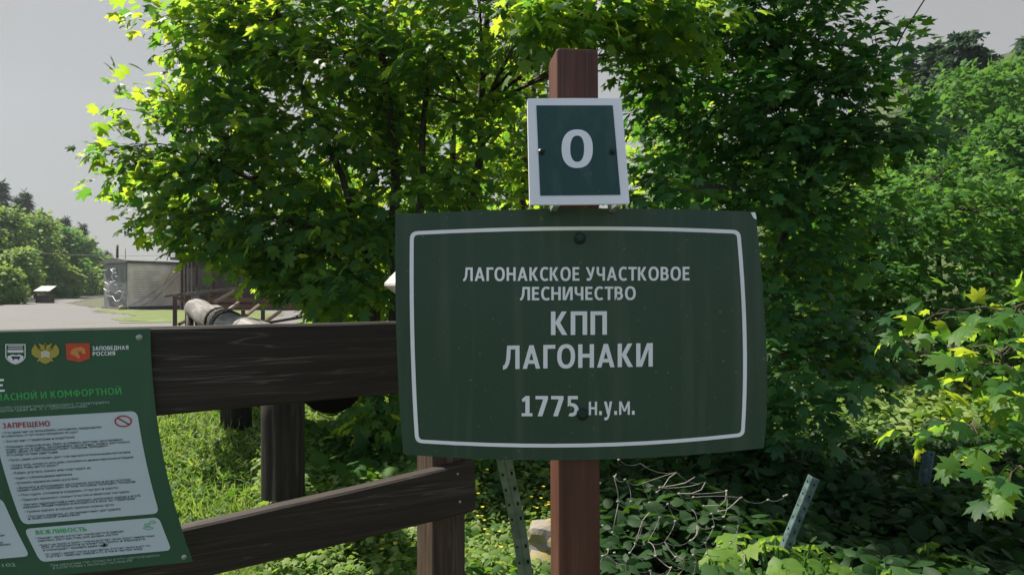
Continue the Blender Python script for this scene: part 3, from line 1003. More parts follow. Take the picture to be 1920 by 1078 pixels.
# ------------------------------------------------------------------ rules board on the fence
def rules_board():
    K = 2.013
    p0 = fpt(281, 616, K)
    pb_ = fpt(360, 1052, 2.158)
    d2 = (pb_ - p0)
    d2 = Vector((0, 0, -1)) + FN * 0.045
    n = FDIR.cross(d2).normalized()
    if n.y > 0: n = -n
    YR = [616, 690, 760, 817, 860, 912, 960, 1052]
    XR = [281, 287, 290, 298, 307, 319, 332, 361]
    def edge(t):
        y = 616 + (1052 - 616) * t
        return float(np.interp(y, YR, XR)), y
    # smooth the measured edge
    co = np.polyfit(YR, XR, 3)
    def P(u, t):
        """u: pixels left of the right edge (negative), t: 0 top .. 1 bottom."""
        y = 616 + (1052 - 616) * t
        x = float(np.polyval(co, y))
        sl = -0.021 - 0.084 * t
        extra = (x - 281) * 0.28 * (-u / 281)
        return x + u + extra, y + sl * (u + extra)
    def surf(off): return lambda x, y: ray_plane(x, y, p0 + n * off, n)
    s0, s1, s2 = surf(0.0), surf(0.0012), surf(0.0024)
    root = empty('rules_board', p0, 'large dark green notice board with pale text panels, fixed across the fence planks', 'notice board')
    out = []
    for i in range(12): out.append(P(-640 * (1 - i / 12), 0))
    for i in range(14): out.append(P(0, i / 14))
    for i in range(12): out.append(P(-640 * i / 12, 1))
    for i in range(14): out.append(P(-640, 1 - i / 14))
    b = MB(); b.poly([s0(*p) for p in out], -n * 0.004)
    board = b.build('backing', M['bgreen'], root)
    def inv(px, py):
        u, t = px - 300, (py - 616) / 436
        for _ in range(25):
            x, y = P(u, t)
            u += (px - x); t += (py - y) / 436
        return u, t
    def panel(tl, tr, br, bl, r, mat='panel'):
        cs = [tl, tr, br, bl]
        # straighten through board coordinates so that the edges follow the sheet
        ct = [inv(*c) for c in cs]
        pts = []
        K_ = 10
        rad = r
        for i in range(4):
            a = np.array(ct[i]); c = np.array(ct[(i + 1) % 4])
            a2 = np.array([a[0], a[1] * 436]); c2 = np.array([c[0], c[1] * 436])
            L_ = np.linalg.norm(c2 - a2); w = (c2 - a2) / L_
            st = a2 + w * rad; en = c2 - w * rad
            for j in range(K_ + 1):
                q_ = st + (en - st) * j / K_
                pts.append((q_[0], q_[1] / 436))
            nx = np.array(ct[(i + 2) % 4]); nx2 = np.array([nx[0], nx[1] * 436]); w2 = (nx2 - c2) / np.linalg.norm(nx2 - c2)
            for tt in (.25, .5, .75):
                q_ = (1 - tt) ** 2 * en + 2 * tt * (1 - tt) * c2 + tt * tt * (c2 + w2 * rad)
                pts.append((q_[0], q_[1] / 436))
        m = MB(); m.poly([s1(*P(*p)) for p in pts])
        return m.build('text_panel', M[mat], root)
    p1 = panel((-16, 786), (257, 770), (299, 962), (42, 983), 13)
    p2 = panel((45, 991), (298, 969), (322, 1031), (76, 1053), 11)
    p3 = panel((-560, 830), (-32, 793), (3, 929), (-520, 975), 11)
    p4 = panel((-520, 985), (4, 934), (56, 1042), (-470, 1088), 11)
    def line(mb, text, x0, x1, yb, h, slope, lean, bold=0.012, sf=None):
        lettering(mb, text, x0, x1, yb - h, yb, sf or s2, slope, lean, bold)
    # headings
    m = MB(); headline(m, 'Е', -22, 9, 711, 735, s1, -.03, .05); m.build('lettering', M['white'], root)
    m = MB(); headline(m, 'БЕЗОПАСНОЙ И КОМФОРТНОЙ', -52, 228, 741, 754, s1, -.055, .1); m.build('lettering', M['greenink'], root)
    m = MB()
    line(m, 'ст. 16 «Об особо охраняемых природных территориях»', -52, 206, 770, 5.6, -0.055, 0.1, 0.008, s1)
    line(m, 'биосферный заповедник им. Х. Г. Шапошникова»', -60, 164, 776, 5.6, -0.057, 0.1, 0.008, s1)
    m.build('lettering', M['paleink'], root)
    m = MB(); headline(m, 'ЗАПРЕЩЕНО', 5, 94, 793, 803, s2, -.05, .15); m.build('lettering', M['redink'], p1)
    rows = [(8, 811.5, 191, '• Передвижение на автомобилях, мотоциклах, квадроциклах'), (8, 818, 147, 'беспилотных летательных аппаратах по суше'),
            (11, 827.5, 140, '• Засорение территории и водоёмов'),
            (13, 838, 231, '• Разводить открытый огонь. Рвать и собирать растения, заготавливать'), (15, 843, 244, 'ягоды, цветы и грибы, заготавливать древесину, ловить насекомых'),
            (16, 847.5, 204, 'живых, дрова, учебно образовательные экскурсии, проводимые'), (17, 853, 108, 'без разрешения дирекции'),
            (20, 862.5, 244, '• Пугать, ранить и беспокоить, даже если они кажутся больными или маленькими'),
            (23, 872.5, 250, '• Ловить рыбу, охотиться, рыть норы, пользоваться дикими животными и птицами'), (24, 877.5, 110, 'ловить птиц, иметь ружьё'),
            (27, 887, 171, '• Рубить деревья, ломать или повреждать их'),
            (30, 896.5, 135, '• Ходить с собаками дикими животными'),
            (32, 905.5, 148, '• Оставлять надписи на скалах и деревьях'),
            (35, 914.5, 246, '• Включать и обустраивать на стоянках костры и на их остатках'), (36, 919, 254, 'хранить работы, проводить съёмки, кострища, проводить экскурсии'),
            (39, 928, 222, '• Посещать стоянки и кордоны, пещеры и шахты'),
            (43, 937, 243, '• Приносить взрывчатые, опасные вещества и химические материалы'),
            (46, 946, 263, '• Изменять гидрологический режим, загрязнять, использовать природу и зверей'), (48, 950.5, 253, 'нарушать общий порядок и находиться в ночь на территории'),
            (51, 959, 215, '• Громко кричать и слушать громкую музыку здесь'),
            (54, 968, 226, '• Посещать маршруты, не предназначенные для туризма'), (57, 972, 150, 'и зоны покоя животных')]
    m = MB()
    for (x0, yb, x1, txt) in rows:
        line(m, txt, x0 - 4, x1, yb + 2.2, 4.6, -0.062 - (yb - 811) / 160 * 0.022, 0.25, 0.012)
    m.build('lettering', M['ink'], p1)
    m = MB(); headline(m, 'ВЕЖЛИВОСТЬ', 68, 163, 994, 1002, s2, -.075, .3); m.build('lettering', M['greenink'], p2)
    rows2 = [(70, 1009, 232, '• Уважайте других и берегите покой жителей природы'), (74, 1013.5, 222, 'животных, растения, птиц, рыб, долины, ущелья'),
             (76, 1022, 290, '• Будьте на тропах в группе, если вы встретите зверя, будьте внимательны'), (81, 1026, 272, 'Для безопасности держитесь тропы и маршрута'), (84, 1031, 200, 'и соблюдайте правила движения'),
             (86, 1039, 282, '• Не сорите, уносите мусор в контейнеры, берегите тропы и всё это'), (90, 1043, 268, 'берегите природу, живой лес, реки и чистую воду')]
    m = MB()
    for (x0, yb, x1, txt) in rows2:
        line(m, txt, x0 - 3, x1, yb + 2, 4.2, -0.085, 0.3, 0.012)
    m.build('lettering', M['ink'], p2)
    m = MB()
    for (x0, yb, x1, txt) in [(-70, 1010, 9, 'для всех гостей природы'), (-80, 1024, 6, 'и соблюдать порядок'), (-75, 1028, 21, 'на тропах и стоянках')]:
        line(m, txt, x0, x1, yb, 4.2, -0.07, 0.3, 0.012)
    m.build('lettering', M['ink'], p4)
    m = MB(); line(m, '0102', -8, 30, 1063, 6.5, -0.06, 0.3, 0.012, s1)
    m.build('lettering', M['paleink'], root)
    m = MB()
    line(m, 'При нарушении этих правил вы несёте ответственность', 96, 300, 1061.5, 5, -0.095, 0.3, 0.008, s1)
    line(m, 'в соответствии с законодательством РФ', 100, 249, 1066.5, 5, -0.095, 0.3, 0.008, s1)
    m.build('lettering', M['paleink'], root)
    m = MB(); headline(m, 'ЗАПОВЕДНАЯ', 173, 241, 649.5, 657, s1, -.03, .05); headline(m, 'РОССИЯ', 174, 216, 659.5, 667, s1, -.03, .05)
    m.build('lettering', M['white'], root)
    # prohibition sign and the little icon of a person with a speech mark
    def oval(cx, cy, rx, ry, k=28, a0=0.0, a1=2 * math.pi): return [(cx + rx * math.cos(a0 + (a1 - a0) * i / k), cy + ry * math.sin(a0 + (a1 - a0) * i / k)) for i in range(k)]
    m = MB(); m.ring([s2(*p) for p in oval(231, 789.5, 16.5, 11)], [s2(*p) for p in oval(231, 789.5, 13.8, 8.6)])
    s3 = surf(0.003)
    m.poly([s3(*p) for p in [(221, 782.2), (242.6, 794.6), (241, 796.6), (219.4, 784.2)]])
    m.build('prohibition_symbol', M['redink'], p1)
    m = MB()
    m.ring([s2(*p) for p in oval(276, 983.5, 5, 3)], [s2(*p) for p in oval(276, 983.5, 3.6, 1.9)])
    m.ring([s2(*p) for p in oval(278, 989.6, 9.5, 2.8)], [s2(*p) for p in oval(278, 989.6, 8, 1.6)])
    m.ring([s2(*p) for p in oval(286, 978.5, 6, 3)], [s2(*p) for p in oval(286, 978.5, 4.6, 1.9)])
    m.build('person_symbol', M['greenink'], p2)
    # emblems: shield, double-headed eagle, red shield with a bear's head
    def sh(pts, cx, cy, w, h): return [(cx + x * w, cy + y * h) for x, y in pts]
    SHIELD = [(-1, -1), (1, -1), (1, .3), (.75, .65), (.35, .9), (0, 1), (-.35, .9), (-.75, .65), (-1, .3)]
    cx, cy, w, h = 29, 664, 19, 19
    m = MB()
    m.ring([s2(*p) for p in sh(SHIELD, cx, cy, w, h)], [s2(*p) for p in sh(SHIELD, cx, cy, w * .9, h * .9)])
    for y0, y1, ww in ((-.82, -.74, .72), (-.62, -.54, .72), (-.42, -.16, .78)):
        m.poly([s2(cx - w * ww, cy + h * y0), s2(cx + w * ww, cy + h * y0), s2(cx + w * ww, cy + h * y1), s2(cx - w * ww, cy + h * y1)])
    m.poly([s2(cx + x * w, cy + y * h) for x, y in [(-.8, .2), (-.3, .02), (.1, .1), (.35, 0), (.8, .2), (.72, .5), (.35, .78), (0, .88), (-.35, .78), (-.72, .5)]])
    e1 = m.build('emblem', M['white'], root)
    m = MB()
    m.poly([s3(cx + x * w, cy + y * h) for x, y in [(-.45, .3), (-.3, .18), (.1, .22), (.4, .2), (.5, .36), (.36, .46), (.34, .58), (.24, .58), (.22, .46), (-.12, .46), (-.16, .6), (-.28, .6), (-.28, .44)]])
    m.build('animal_figure', M['ink'], e1)
    cx, cy = 85, 662
    m = MB()
    EAG = [(-.1, -.75), (-.05, -1), (.05, -1), (.1, -.75), (.28, -.8), (.5, -.95), (.42, -.68), (.3, -.55), (.55, -.4), (.75, -.85), (1, -.35), (.98, .1), (.7, .4), (.45, .45),
           (.62, .8), (.4, .72), (.3, .85), (0, 1)]
    EAG = EAG + [(-x, y) for x, y in EAG[::-1][1:]]
    n_ = len(EAG)
    m.add([s2(cx + x * 26, cy + y * 20) for x, y in EAG] + [s2(cx, cy)], [(i, (i + 1) % n_, n_) for i in range(n_)])
    e2 = m.build('emblem', M['gold'], root)
    m = MB()
    for k_ in range(3):
        y0 = -.1 + k_ * .2
        m.poly([s3(cx - 8, cy + y0 * 20), s3(cx, cy + (y0 - .12) * 20), s3(cx + 8, cy + y0 * 20), s3(cx + 8, cy + (y0 + .11) * 20), s3(cx, cy + (y0 - .01) * 20), s3(cx - 8, cy + (y0 + .11) * 20)])
    m.build('striped_shield', M['white'], e2)
    cx, cy = 146, 660
    m = MB(); m.poly([s2(cx + x, cy + y) for x, y in [(-23, -16), (22, -17), (23, 12), (3, 19), (-21, 14)]])
    e3 = m.build('emblem', M['red'], root)
    m = MB()
    BEAR = [(-14, 4), (-13, -3), (-6, -8), (2, -9), (6, -10), (13, -6), (15, 1), (12, 4), (8, 2), (6, -2), (2, -1), (1, 3), (3, 6), (4, 11), (0, 12), (-4, 8), (-8, 6)]
    nb_ = len(BEAR)
    m.add([s3(cx + x, cy + y) for x, y in BEAR] + [s3(cx - 4, cy - 2)], [(i, (i + 1) % nb_, nb_) for i in range(nb_)])
    m.build('animal_figure', M['orange'], e3)
    for (px, py, r_) in ((261, 632.5, 0.0075), (345, 1043, 0.006)):
        q = s0(px, py)
        m = MB(); m.tube([q, q + n * 0.003], r_, 14); m.tube([q + n * 0.003, q + n * 0.0045], r_ * 0.45, 6)
        m.build('screw', M['steel'], root)
    return s2, n
RS, RN = rules_board()

def insect():
    p = RS(196, 1020)
    mb = MB()
    up = Vector((0, 0, 1))
    mb.tube([p + up * .004 + RN * .003, p + RN * .004, p - up * .004 + RN * .003], [.0015, .0022, .001], 6)
    for sx in (-1, 1):
        mb.tube([p + RN * .003, p + FDIR * .005 * sx + up * .001 + RN * .004, p + FDIR * .007 * sx - up * .004 + RN * .001], .0007, 4)
        mb.tube([p + RN * .003 - up * .002, p + FDIR * .004 * sx - up * .005 + RN * .001], .0009, 4)
    o = mb.build('insect', M['black'])
    tag(rebase(o, p), 'small black insect sitting on the lower pale text panel', 'insect')
insect()

# ------------------------------------------------------------------ log barrier beyond the fence
def log_barrier():
    P1 = at(366, 579, 10.0); P2 = at(620, 712, 2.75)
    root = empty('log_barrier', (-1.6, 4.2, 0), 'grey peeled log with a black band lying on short dark posts', 'barrier')
    d = (P2 - P1)
    def lp(s): return P1 + d * s
    def lr(s): return 0.155 - 0.026 * s
    mb = MB()
    rng = random.Random(3)
    ss_ = [i / 26 for i in range(27)]
    mb.tube([lp(s) + Vector((0, 0, 0.012 * math.sin(s * 19))) for s in ss_], [lr(s) * (1 + rng.uniform(-.03, .03)) for s in ss_], 18, wob=0.03)
    lg = mb.build('log', M['log'], root)
    # splintered stub on the far end
    sp = MB()
    for s_, dx, h_, r_ in ((.012, -.03, .25, .06), (.022, .02, .31, .07), (.034, .05, .22, .06), (.05, .04, .20, .05)):
        sp.tube([lp(s_) + Vector((dx, 0, .06)), lp(s_) + Vector((dx * .7, 0, h_ * .7)), lp(s_ + .004) + Vector((dx * .4, 0, h_))], [r_, r_ * .6, .006], 5, smooth=False, wob=.35)
    sp.build('stub', M['log'], root)
    a = 0.452
    bd = MB()
    bd.tube([lp(a), lp(a + .024)], lr(a) + .014, 20)
    bd.build('band', M['black'], root)
    bd = MB()
    for i in range(4):
        s = a + .036 + i * .016
        bd.tube([lp(s), lp(s + .014)], lr(s) + .010 - i * .001, 20)
    bd.build('wrapped_wire', plain('grey_wire_wrap', (0.045, 0.043, 0.041), 0.8, 0.5, 40, spec=0.15), root)
    bd = MB(); bd.tube([lp(.925), lp(1.004)], [lr(.93) + .007, lr(1.0) + .007], 20); bd.build('end_shade', M['black'], root)  # black tube added over the near end as its painted underside shade
    for px, half, dd, ztop in ((531, 40, 3.55, 1.03), (443, 27, 5.75, 1.06)):
        c = at(px, 700, dd); c.z = 0
        g = float(gz(c.x, c.y)) - 0.05
        r = half * dd / F
        m = MB()
        m.tube([c + Vector((0, 0, g)), c + Vector((0.0, 0, g + .35)), c + Vector((0, 0, .8)), c + Vector((0, 0, ztop))], [r * 1.04, r, r * .99, r], 16, wob=.05)
        m.build('post', M['logpost'], root)
    for px, py, dd in ((356, 580, 9.7), (372, 585, 9.9), (392, 590, 9.3)):
        c = at(px, py, dd); c.z = 0
        m = MB(); m.tube([c + Vector((0, 0, -.05)), c + Vector((0, 0, 1.12))], .055, 8, wob=.06)
        m.build('post', M['fpost'], root)
log_barrier()

# ------------------------------------------------------------------ brown steel railing by the yard
def railing():
    D = 14.0
    root = empty('steel_railing', at(400, 600, D) * 1, 'brown steel railing with slanting bars, behind the log', 'railing')
    root.location.z = 0
    def bar(name, a, b, r=0.028, mat='rail', d1=D, d2=D):
        m = MB()
        A, B = at(*a, d1), at(*b, d2)
        t = (B - A).normalized()
        u = t.cross(Vector((0, 1, 0))).normalized() * r
        w = t.cross(u).normalized() * r
        m.box((A + B) / 2, (B - A) / 2, u, w, 0.006)
        m.build(name, M[mat], root)
    bar('handrail', (309, 555.5), (450, 540), 0.026, 'railtop', D, D + 1.5)
    for px, top in ((328, 554), (351, 552), (493, 574), (456, 580)):
        p = at(px, top, D); m = MB()
        m.box((p.x, p.y, p.z / 2), (.034, 0, 0), (0, .034, 0), (0, 0, p.z / 2), .006)
        m.build('post', M['rail'], root)
    for a, b in (((402, 567), (440, 546)), ((430, 580), (447, 568)), ((462, 591), (486, 572)), ((499, 603), (526, 583)), ((503, 605), (582, 592)), ((336, 608), (353, 600)), ((500, 560), (520, 547)), ((330, 558), (352, 566))):
        bar('brace', a, b, 0.03, 'railtop' if a[0] in (402, 430, 462) else 'rail', D + .1, D + .6)
railing()

# ------------------------------------------------------------------ buildings on the yard
def shelter():
    D = 45.0
    base = EYE - 41.5 / F * D
    A = at(196, 580, 46.5); B = at(240, 580, 44.0); C = at(338, 580, 47.0)
    for p in (A, B, C): p.z = 0.0
    zt = EYE + (539 - 494) / F * 45
    E = A + (C - B)
    root = empty('shelter', B, 'low boxy shelter with a grey map banner and a cream cloth banner on its sides', 'building')
    Zv = Vector((0, 0, 1))
    m = MB()
    q = [A, B, C, E]
    m.hexa([p for p in q] + [p + Zv * zt for p in q])
    m.build('wall', M['tarp'], root)
    fb = (B - A).normalized(); fc = (C - B).normalized()
    n1 = Vector((fb.y, -fb.x, 0)); n2 = Vector((fc.y, -fc.x, 0))
    m = MB()
    k = 12; vs = []; fs = []
    for j in range(k + 1):
        for i in range(k + 1):
            s, t = i / k, j / k
            off = 0.05 + 0.05 * math.sin(s * 5 + t * 2) * (1 - t) + 0.06 * s * (1 - s) * 2
            vs.append(A.lerp(B, 0.02 + 0.96 * s) + Zv * (0.12 + (zt - 0.16) * t) + n1 * off)
    for j in range(k):
        for i in range(k):
            a = j * (k + 1) + i; fs.append((a, a + 1, a + k + 2, a + k + 1))
    m.add(vs, fs, True)
    mp = m.build('map_banner', M['slate'], root)
    # the white line drawing of routes on the map
    m = MB()
    rng = random.Random(2)
    def mpt(s, t): return A.lerp(B, s) + Zv * (zt * t) + n1 * 0.2
    for path in ([(.42, .88), (.5, .80), (.46, .70), (.55, .62), (.38, .55), (.30, .48), (.22, .40), (.2, .3), (.5, .28), (.62, .18), (.8, .2), (.9, .32), (.97, .40)],
                 [(.15, .6), (.3, .55), (.4, .6), (.55, .58)], [(.1, .45), (.2, .42), (.25, .36)], [(.5, .9), (.52, .76)], [(.6, .34), (.75, .40), (.9, .38)]):
        m.tube([mpt(*p) for p in path], .022, 4)
    for (s, t) in ((.5, .88), (.55, .80), (.58, .72), (.5, .62), (.56, .54), (.2, .52), (.25, .40), (.12, .86)):
        p = mpt(s, t); m.box(p + fb * .25, fb * .22, n1 * .004, Zv * .022)
    m.build('map_drawing', M['white'], mp)
    m = MB(); vs = []; fs = []; k = 16
    for j in range(k + 1):
        for i in range(k + 1):
            s, t = i / k, j / k
            off = 0.06 + 0.10 * max(0, math.sin((s * 1.3 - t * 1.0 + .4) * 5)) * s + 0.02 * math.sin(t * 11)
            vs.append(B.lerp(C, 0.015 + 0.97 * s) + Zv * (0.22 + (zt - 0.34) * t) + n2 * off)
    for j in range(k):
        for i in range(k):
            a = j * (k + 1) + i; fs.append((a, a + 1, a + k + 2, a + k + 1))
    m.add(vs, fs, True)
    cb = m.build('cloth_banner', M['tarp'], root)
    m = MB()
    for r_ in range(11):
        t = .82 - r_ * .055
        L_ = rng.uniform(.30, .5)
        p = B.lerp(C, .07) + Zv * zt * t + n2 * .2; q_ = B.lerp(C, .07 + L_) + Zv * zt * t + n2 * .24
        m.box((p + q_) / 2, (q_ - p) / 2, n2 * .003, Zv * .012)
    m.build('printed_lines', plain('faded_print', (0.30, 0.25, 0.2), 0.8), cb)
    m = MB()
    top = [p + Zv * zt for p in q]
    o = 0.35
    cen = sum(q, Vector()) / 4
    ex = [p + (p - cen).normalized() * o + Zv * (zt + .02) for p in q]
    rid1 = (ex[0] + ex[1]) / 2 + Zv * .38; rid2 = (ex[3] + ex[2]) / 2 + Zv * .10
    vs = ex + [p + Zv * .14 for p in ex] + [rid1, rid2]
    fs = [(3, 2, 1, 0), (0, 1, 5, 4), (1, 2, 6, 5), (2, 3, 7, 6), (3, 0, 4, 7), (4, 5, 8), (5, 6, 9, 8), (6, 7, 9), (7, 4, 8, 9)]
    m.add(vs, fs)
    rf = m.build('roof', M['roofmetal'], root)
    m = MB(); p = at(220, 482, 46.5); m.tube([Vector((p.x, p.y, zt)), p + Zv * .85], .085, 8); m.build('chimney', M['rail'], rf)
    m = MB(); p = at(235, 482, 45.5); m.tube([Vector((p.x, p.y, zt)), p + Zv * .6], .02, 5); m.build('antenna', M['cable'], rf)
    m = MB()
    for (a, b, n_) in ((A, B, n1), (B, C, n2)):
        m.hexa([a + n_ * .02, b + n_ * .02, b + n_ * .22, a + n_ * .22, a + n_ * .02 + Zv * .2, b + n_ * .02 + Zv * .2, b + n_ * .16 + Zv * .16, a + n_ * .16 + Zv * .16])
    m.build('plinth', M['dirt'], root)
    # guy ropes slung across the cloth
    m = MB()
    for (s0, t0, s1, t1) in ((.98, .95, -.1, .06), (1.0, .86, .1, .04), (.8, .95, .35, .12)):
        m.tube(curve_pts(B.lerp(C, s0) + Zv * zt * t0 + n2 * .3, B.lerp(C, s1) + Zv * zt * t1 + n2 * .45, -.35, 10), .014, 4)
    m.build('guy_rope', plain('grey_guy_rope', (0.16, 0.15, 0.14), 0.8), root)
    m = MB(); m.tube([B + n2 * .25 + n1 * .1 + Vector((-.35, -.1, .02)), B + Vector((-.3, -.3, .3))], [.28, .10], 7, wob=.4)
    tag(rebase(m.build('stone', M['rock'], None), B), 'pale stone at the foot of the shelter by its front corner', 'stone')
shelter()

def cabin():
    D = 44.0
    root = empty('timber_cabin', at(470, 580, D), 'brown timber cabin with dark windows, half hidden behind the maple leaves', 'building')
    root.location.z = 0
    y0 = D
    def X(px): return (px - 960) / F * y0
    def Z(py): return max(0.0, EYE + (539 - py) / F * y0)
    m = MB()
    x0, x1, z1 = X(337), X(640), 3.3
    m.hexa([(x0, y0, 0), (x1, y0, 0), (x1, y0 + 5, 0), (x0, y0 + 5, 0), (x0, y0, z1), (x1, y0, z1), (x1, y0 + 5, z1), (x0, y0 + 5, z1)])
    m.build('wall', M['brownwood'], root)
    for px in (340, 347, 354, 361):
        m = MB(); m.box((X(px), y0 - .08, z1 / 2), (.05, 0, 0), (0, .06, 0), (0, 0, z1 / 2 - .01), .01)
        m.build('batten', M['railtop'], root)
    for a, b in ((352, 367), (374, 398)):
        m = MB(); m.box((X((a + b) / 2), y0 - .05, 1.9), ((X(b) - X(a)) / 2 + .08, 0, 0), (0, .05, 0), (0, 0, .95))
        f = m.build('window', M['rail'], root)
        m = MB(); m.box((X((a + b) / 2), y0 - .11, 1.9), ((X(b) - X(a)) / 2, 0, 0), (0, .012, 0), (0, 0, .85))
        m.build('pane', M['glass'], f)
        m = MB(); m.box((X((a + b) / 2), y0 - .14, 1.2), ((X(b) - X(a)) / 2, 0, 0), (0, .02, 0), (0, 0, .04))
        m.build('glazing_bar', M['railtop'], f)
    m = MB(); m.box((X(490), y0 + 2.4, z1 + .12), ((x1 - x0) / 2 + .4, 0, 0), (0, 3.0, 0), (0, 0, .1), .02)
    m.build('roof', M['roofmetal'], root)
    for (a, b, py) in ((400, 600, 562), (410, 600, 574)):
        m = MB(); m.box((X((a + b) / 2), y0 - .8, Z(py)), ((X(b) - X(a)) / 2, 0, 0), (0, .05, 0), (0, 0, .14), .01)
        m.build('porch_rail', M['redwood'], root)
    for px in (402, 450, 500, 550, 598):
        m = MB(); m.box((X(px), y0 - .8, .55), (.07, 0, 0), (0, .04, 0), (0, 0, .55), .01)
        m.build('porch_post', M['redwood'], root)
cabin()

def kiosk():
    D = 62.0
    p = at(85, 556, D); p.z = 0
    root = empty('information_stand', p, 'small white roofed stand by the left edge of the road', 'stand')
    m = MB(); m.box(p + Vector((0, 0, .38)), (.66, 0, 0), (0, .3, 0), (0, 0, .38), .02); m.build('body', M['dirt'], root)
    for sx in (-1, 1):
        m = MB(); m.box(p + Vector((sx * .62, -.36, .62)), (.04, 0, 0), (0, .04, 0), (0, 0, .62)); m.build('post', M['rail'], root)
    m = MB()
    lo = [Vector((-.76, -.55, 1.12)), Vector((.76, -.55, 1.12)), Vector((.72, .5, 1.60)), Vector((-.72, .5, 1.60))]
    m.hexa([p + q for q in lo] + [p + q + Vector((0, 0, .05)) for q in lo])
    m.build('roof', M['whiteroof'], root)
kiosk()

def wire():
    m = MB()
    m.tube(curve_pts(at(-120, 452, 60), at(345, 478, 45), -0.5, 14), .013, 4)
    o = m.build('overhead_wire', M['cable'])
    tag(rebase(o, at(0, 457, 58)), 'thin overhead wire slung across the left trees to the cabin roof', 'wire')
wire()

# ------------------------------------------------------------------ steel stakes and the loose rope net
def stake(name, a, b, w, mat, label, d1, d2, bend=None, twist=0.0):
    """A perforated angle iron from top a to bottom b (pixels), w metres across each flange."""
    A, B = at(*a, d1), at(*b, d2)
    pts = [A, at(*bend[:2], bend[2]), B] if bend else [A, B]
    m = MB()
    th = .004
    holes = MB()
    for i in range(len(pts) - 1):
        P, Q = pts[i], pts[i + 1]
        t = (Q - P).normalized()
        u = Vector((1, 0, 0)); u = (u - t * u.dot(t)).normalized()
        u = Matrix.Rotation(R(twist), 3, t) @ u
        v = t.cross(u).normalized()
        if v.y < 0: v = -v
        c = (P + Q) / 2; h = (Q - P) / 2
        m.box(c + u * w / 2, h, u * w / 2, v * th / 2, .0008)
        u2 = (-u * .62 + v * .78).normalized()
        v2 = t.cross(u2).normalized()
        m.box(c + u2 * w / 2, h, u2 * w / 2, v2 * th / 2, .0008)
        L_ = (Q - P).length
        k = int(L_ / .05)
        for j in range(k):
            p = P + t * (j + .5) * .05
            holes.box(p + u * w * .55 - v * .0032, t * .005, u * .0022, v * .0008)
            vv = v2 if v2.y < 0 else -v2
            holes.box(p + u2 * w * .55 + vv * .0032, t * .003, u2 * .002, vv * .0008)
    nf = len(m.f)
    m.add(holes.v, holes.f)
    o = m.build(name, M[mat])
    o.data.materials.append(M['black'])
    for i, p_ in enumerate(o.data.polygons):
        if i >= nf: p_.material_index = 1
    rebase(o, pts[-1])
    tag(o, label, 'metal stake', 'angle iron stakes in the undergrowth')
    return o
stake('metal_stake', (942, 845), (994, 1140), .021, 'gsteel', 'bent green perforated steel stake hanging just left of the brown signpost', 1.62, 1.80, bend=(976, 1010, 1.74), twist=-30)
stake('metal_stake', (1524, 894), (1440, 1100), .025, 'gsteel2', 'straight teal perforated steel stake leaning over beside the loose rope net', 2.5, 2.55, twist=25)
stake('metal_stake', (1741, 845), (1722, 960), .04, 'gsteel2', 'dark short steel stake standing among low leaves further back', 4.4, 4.45, twist=20)

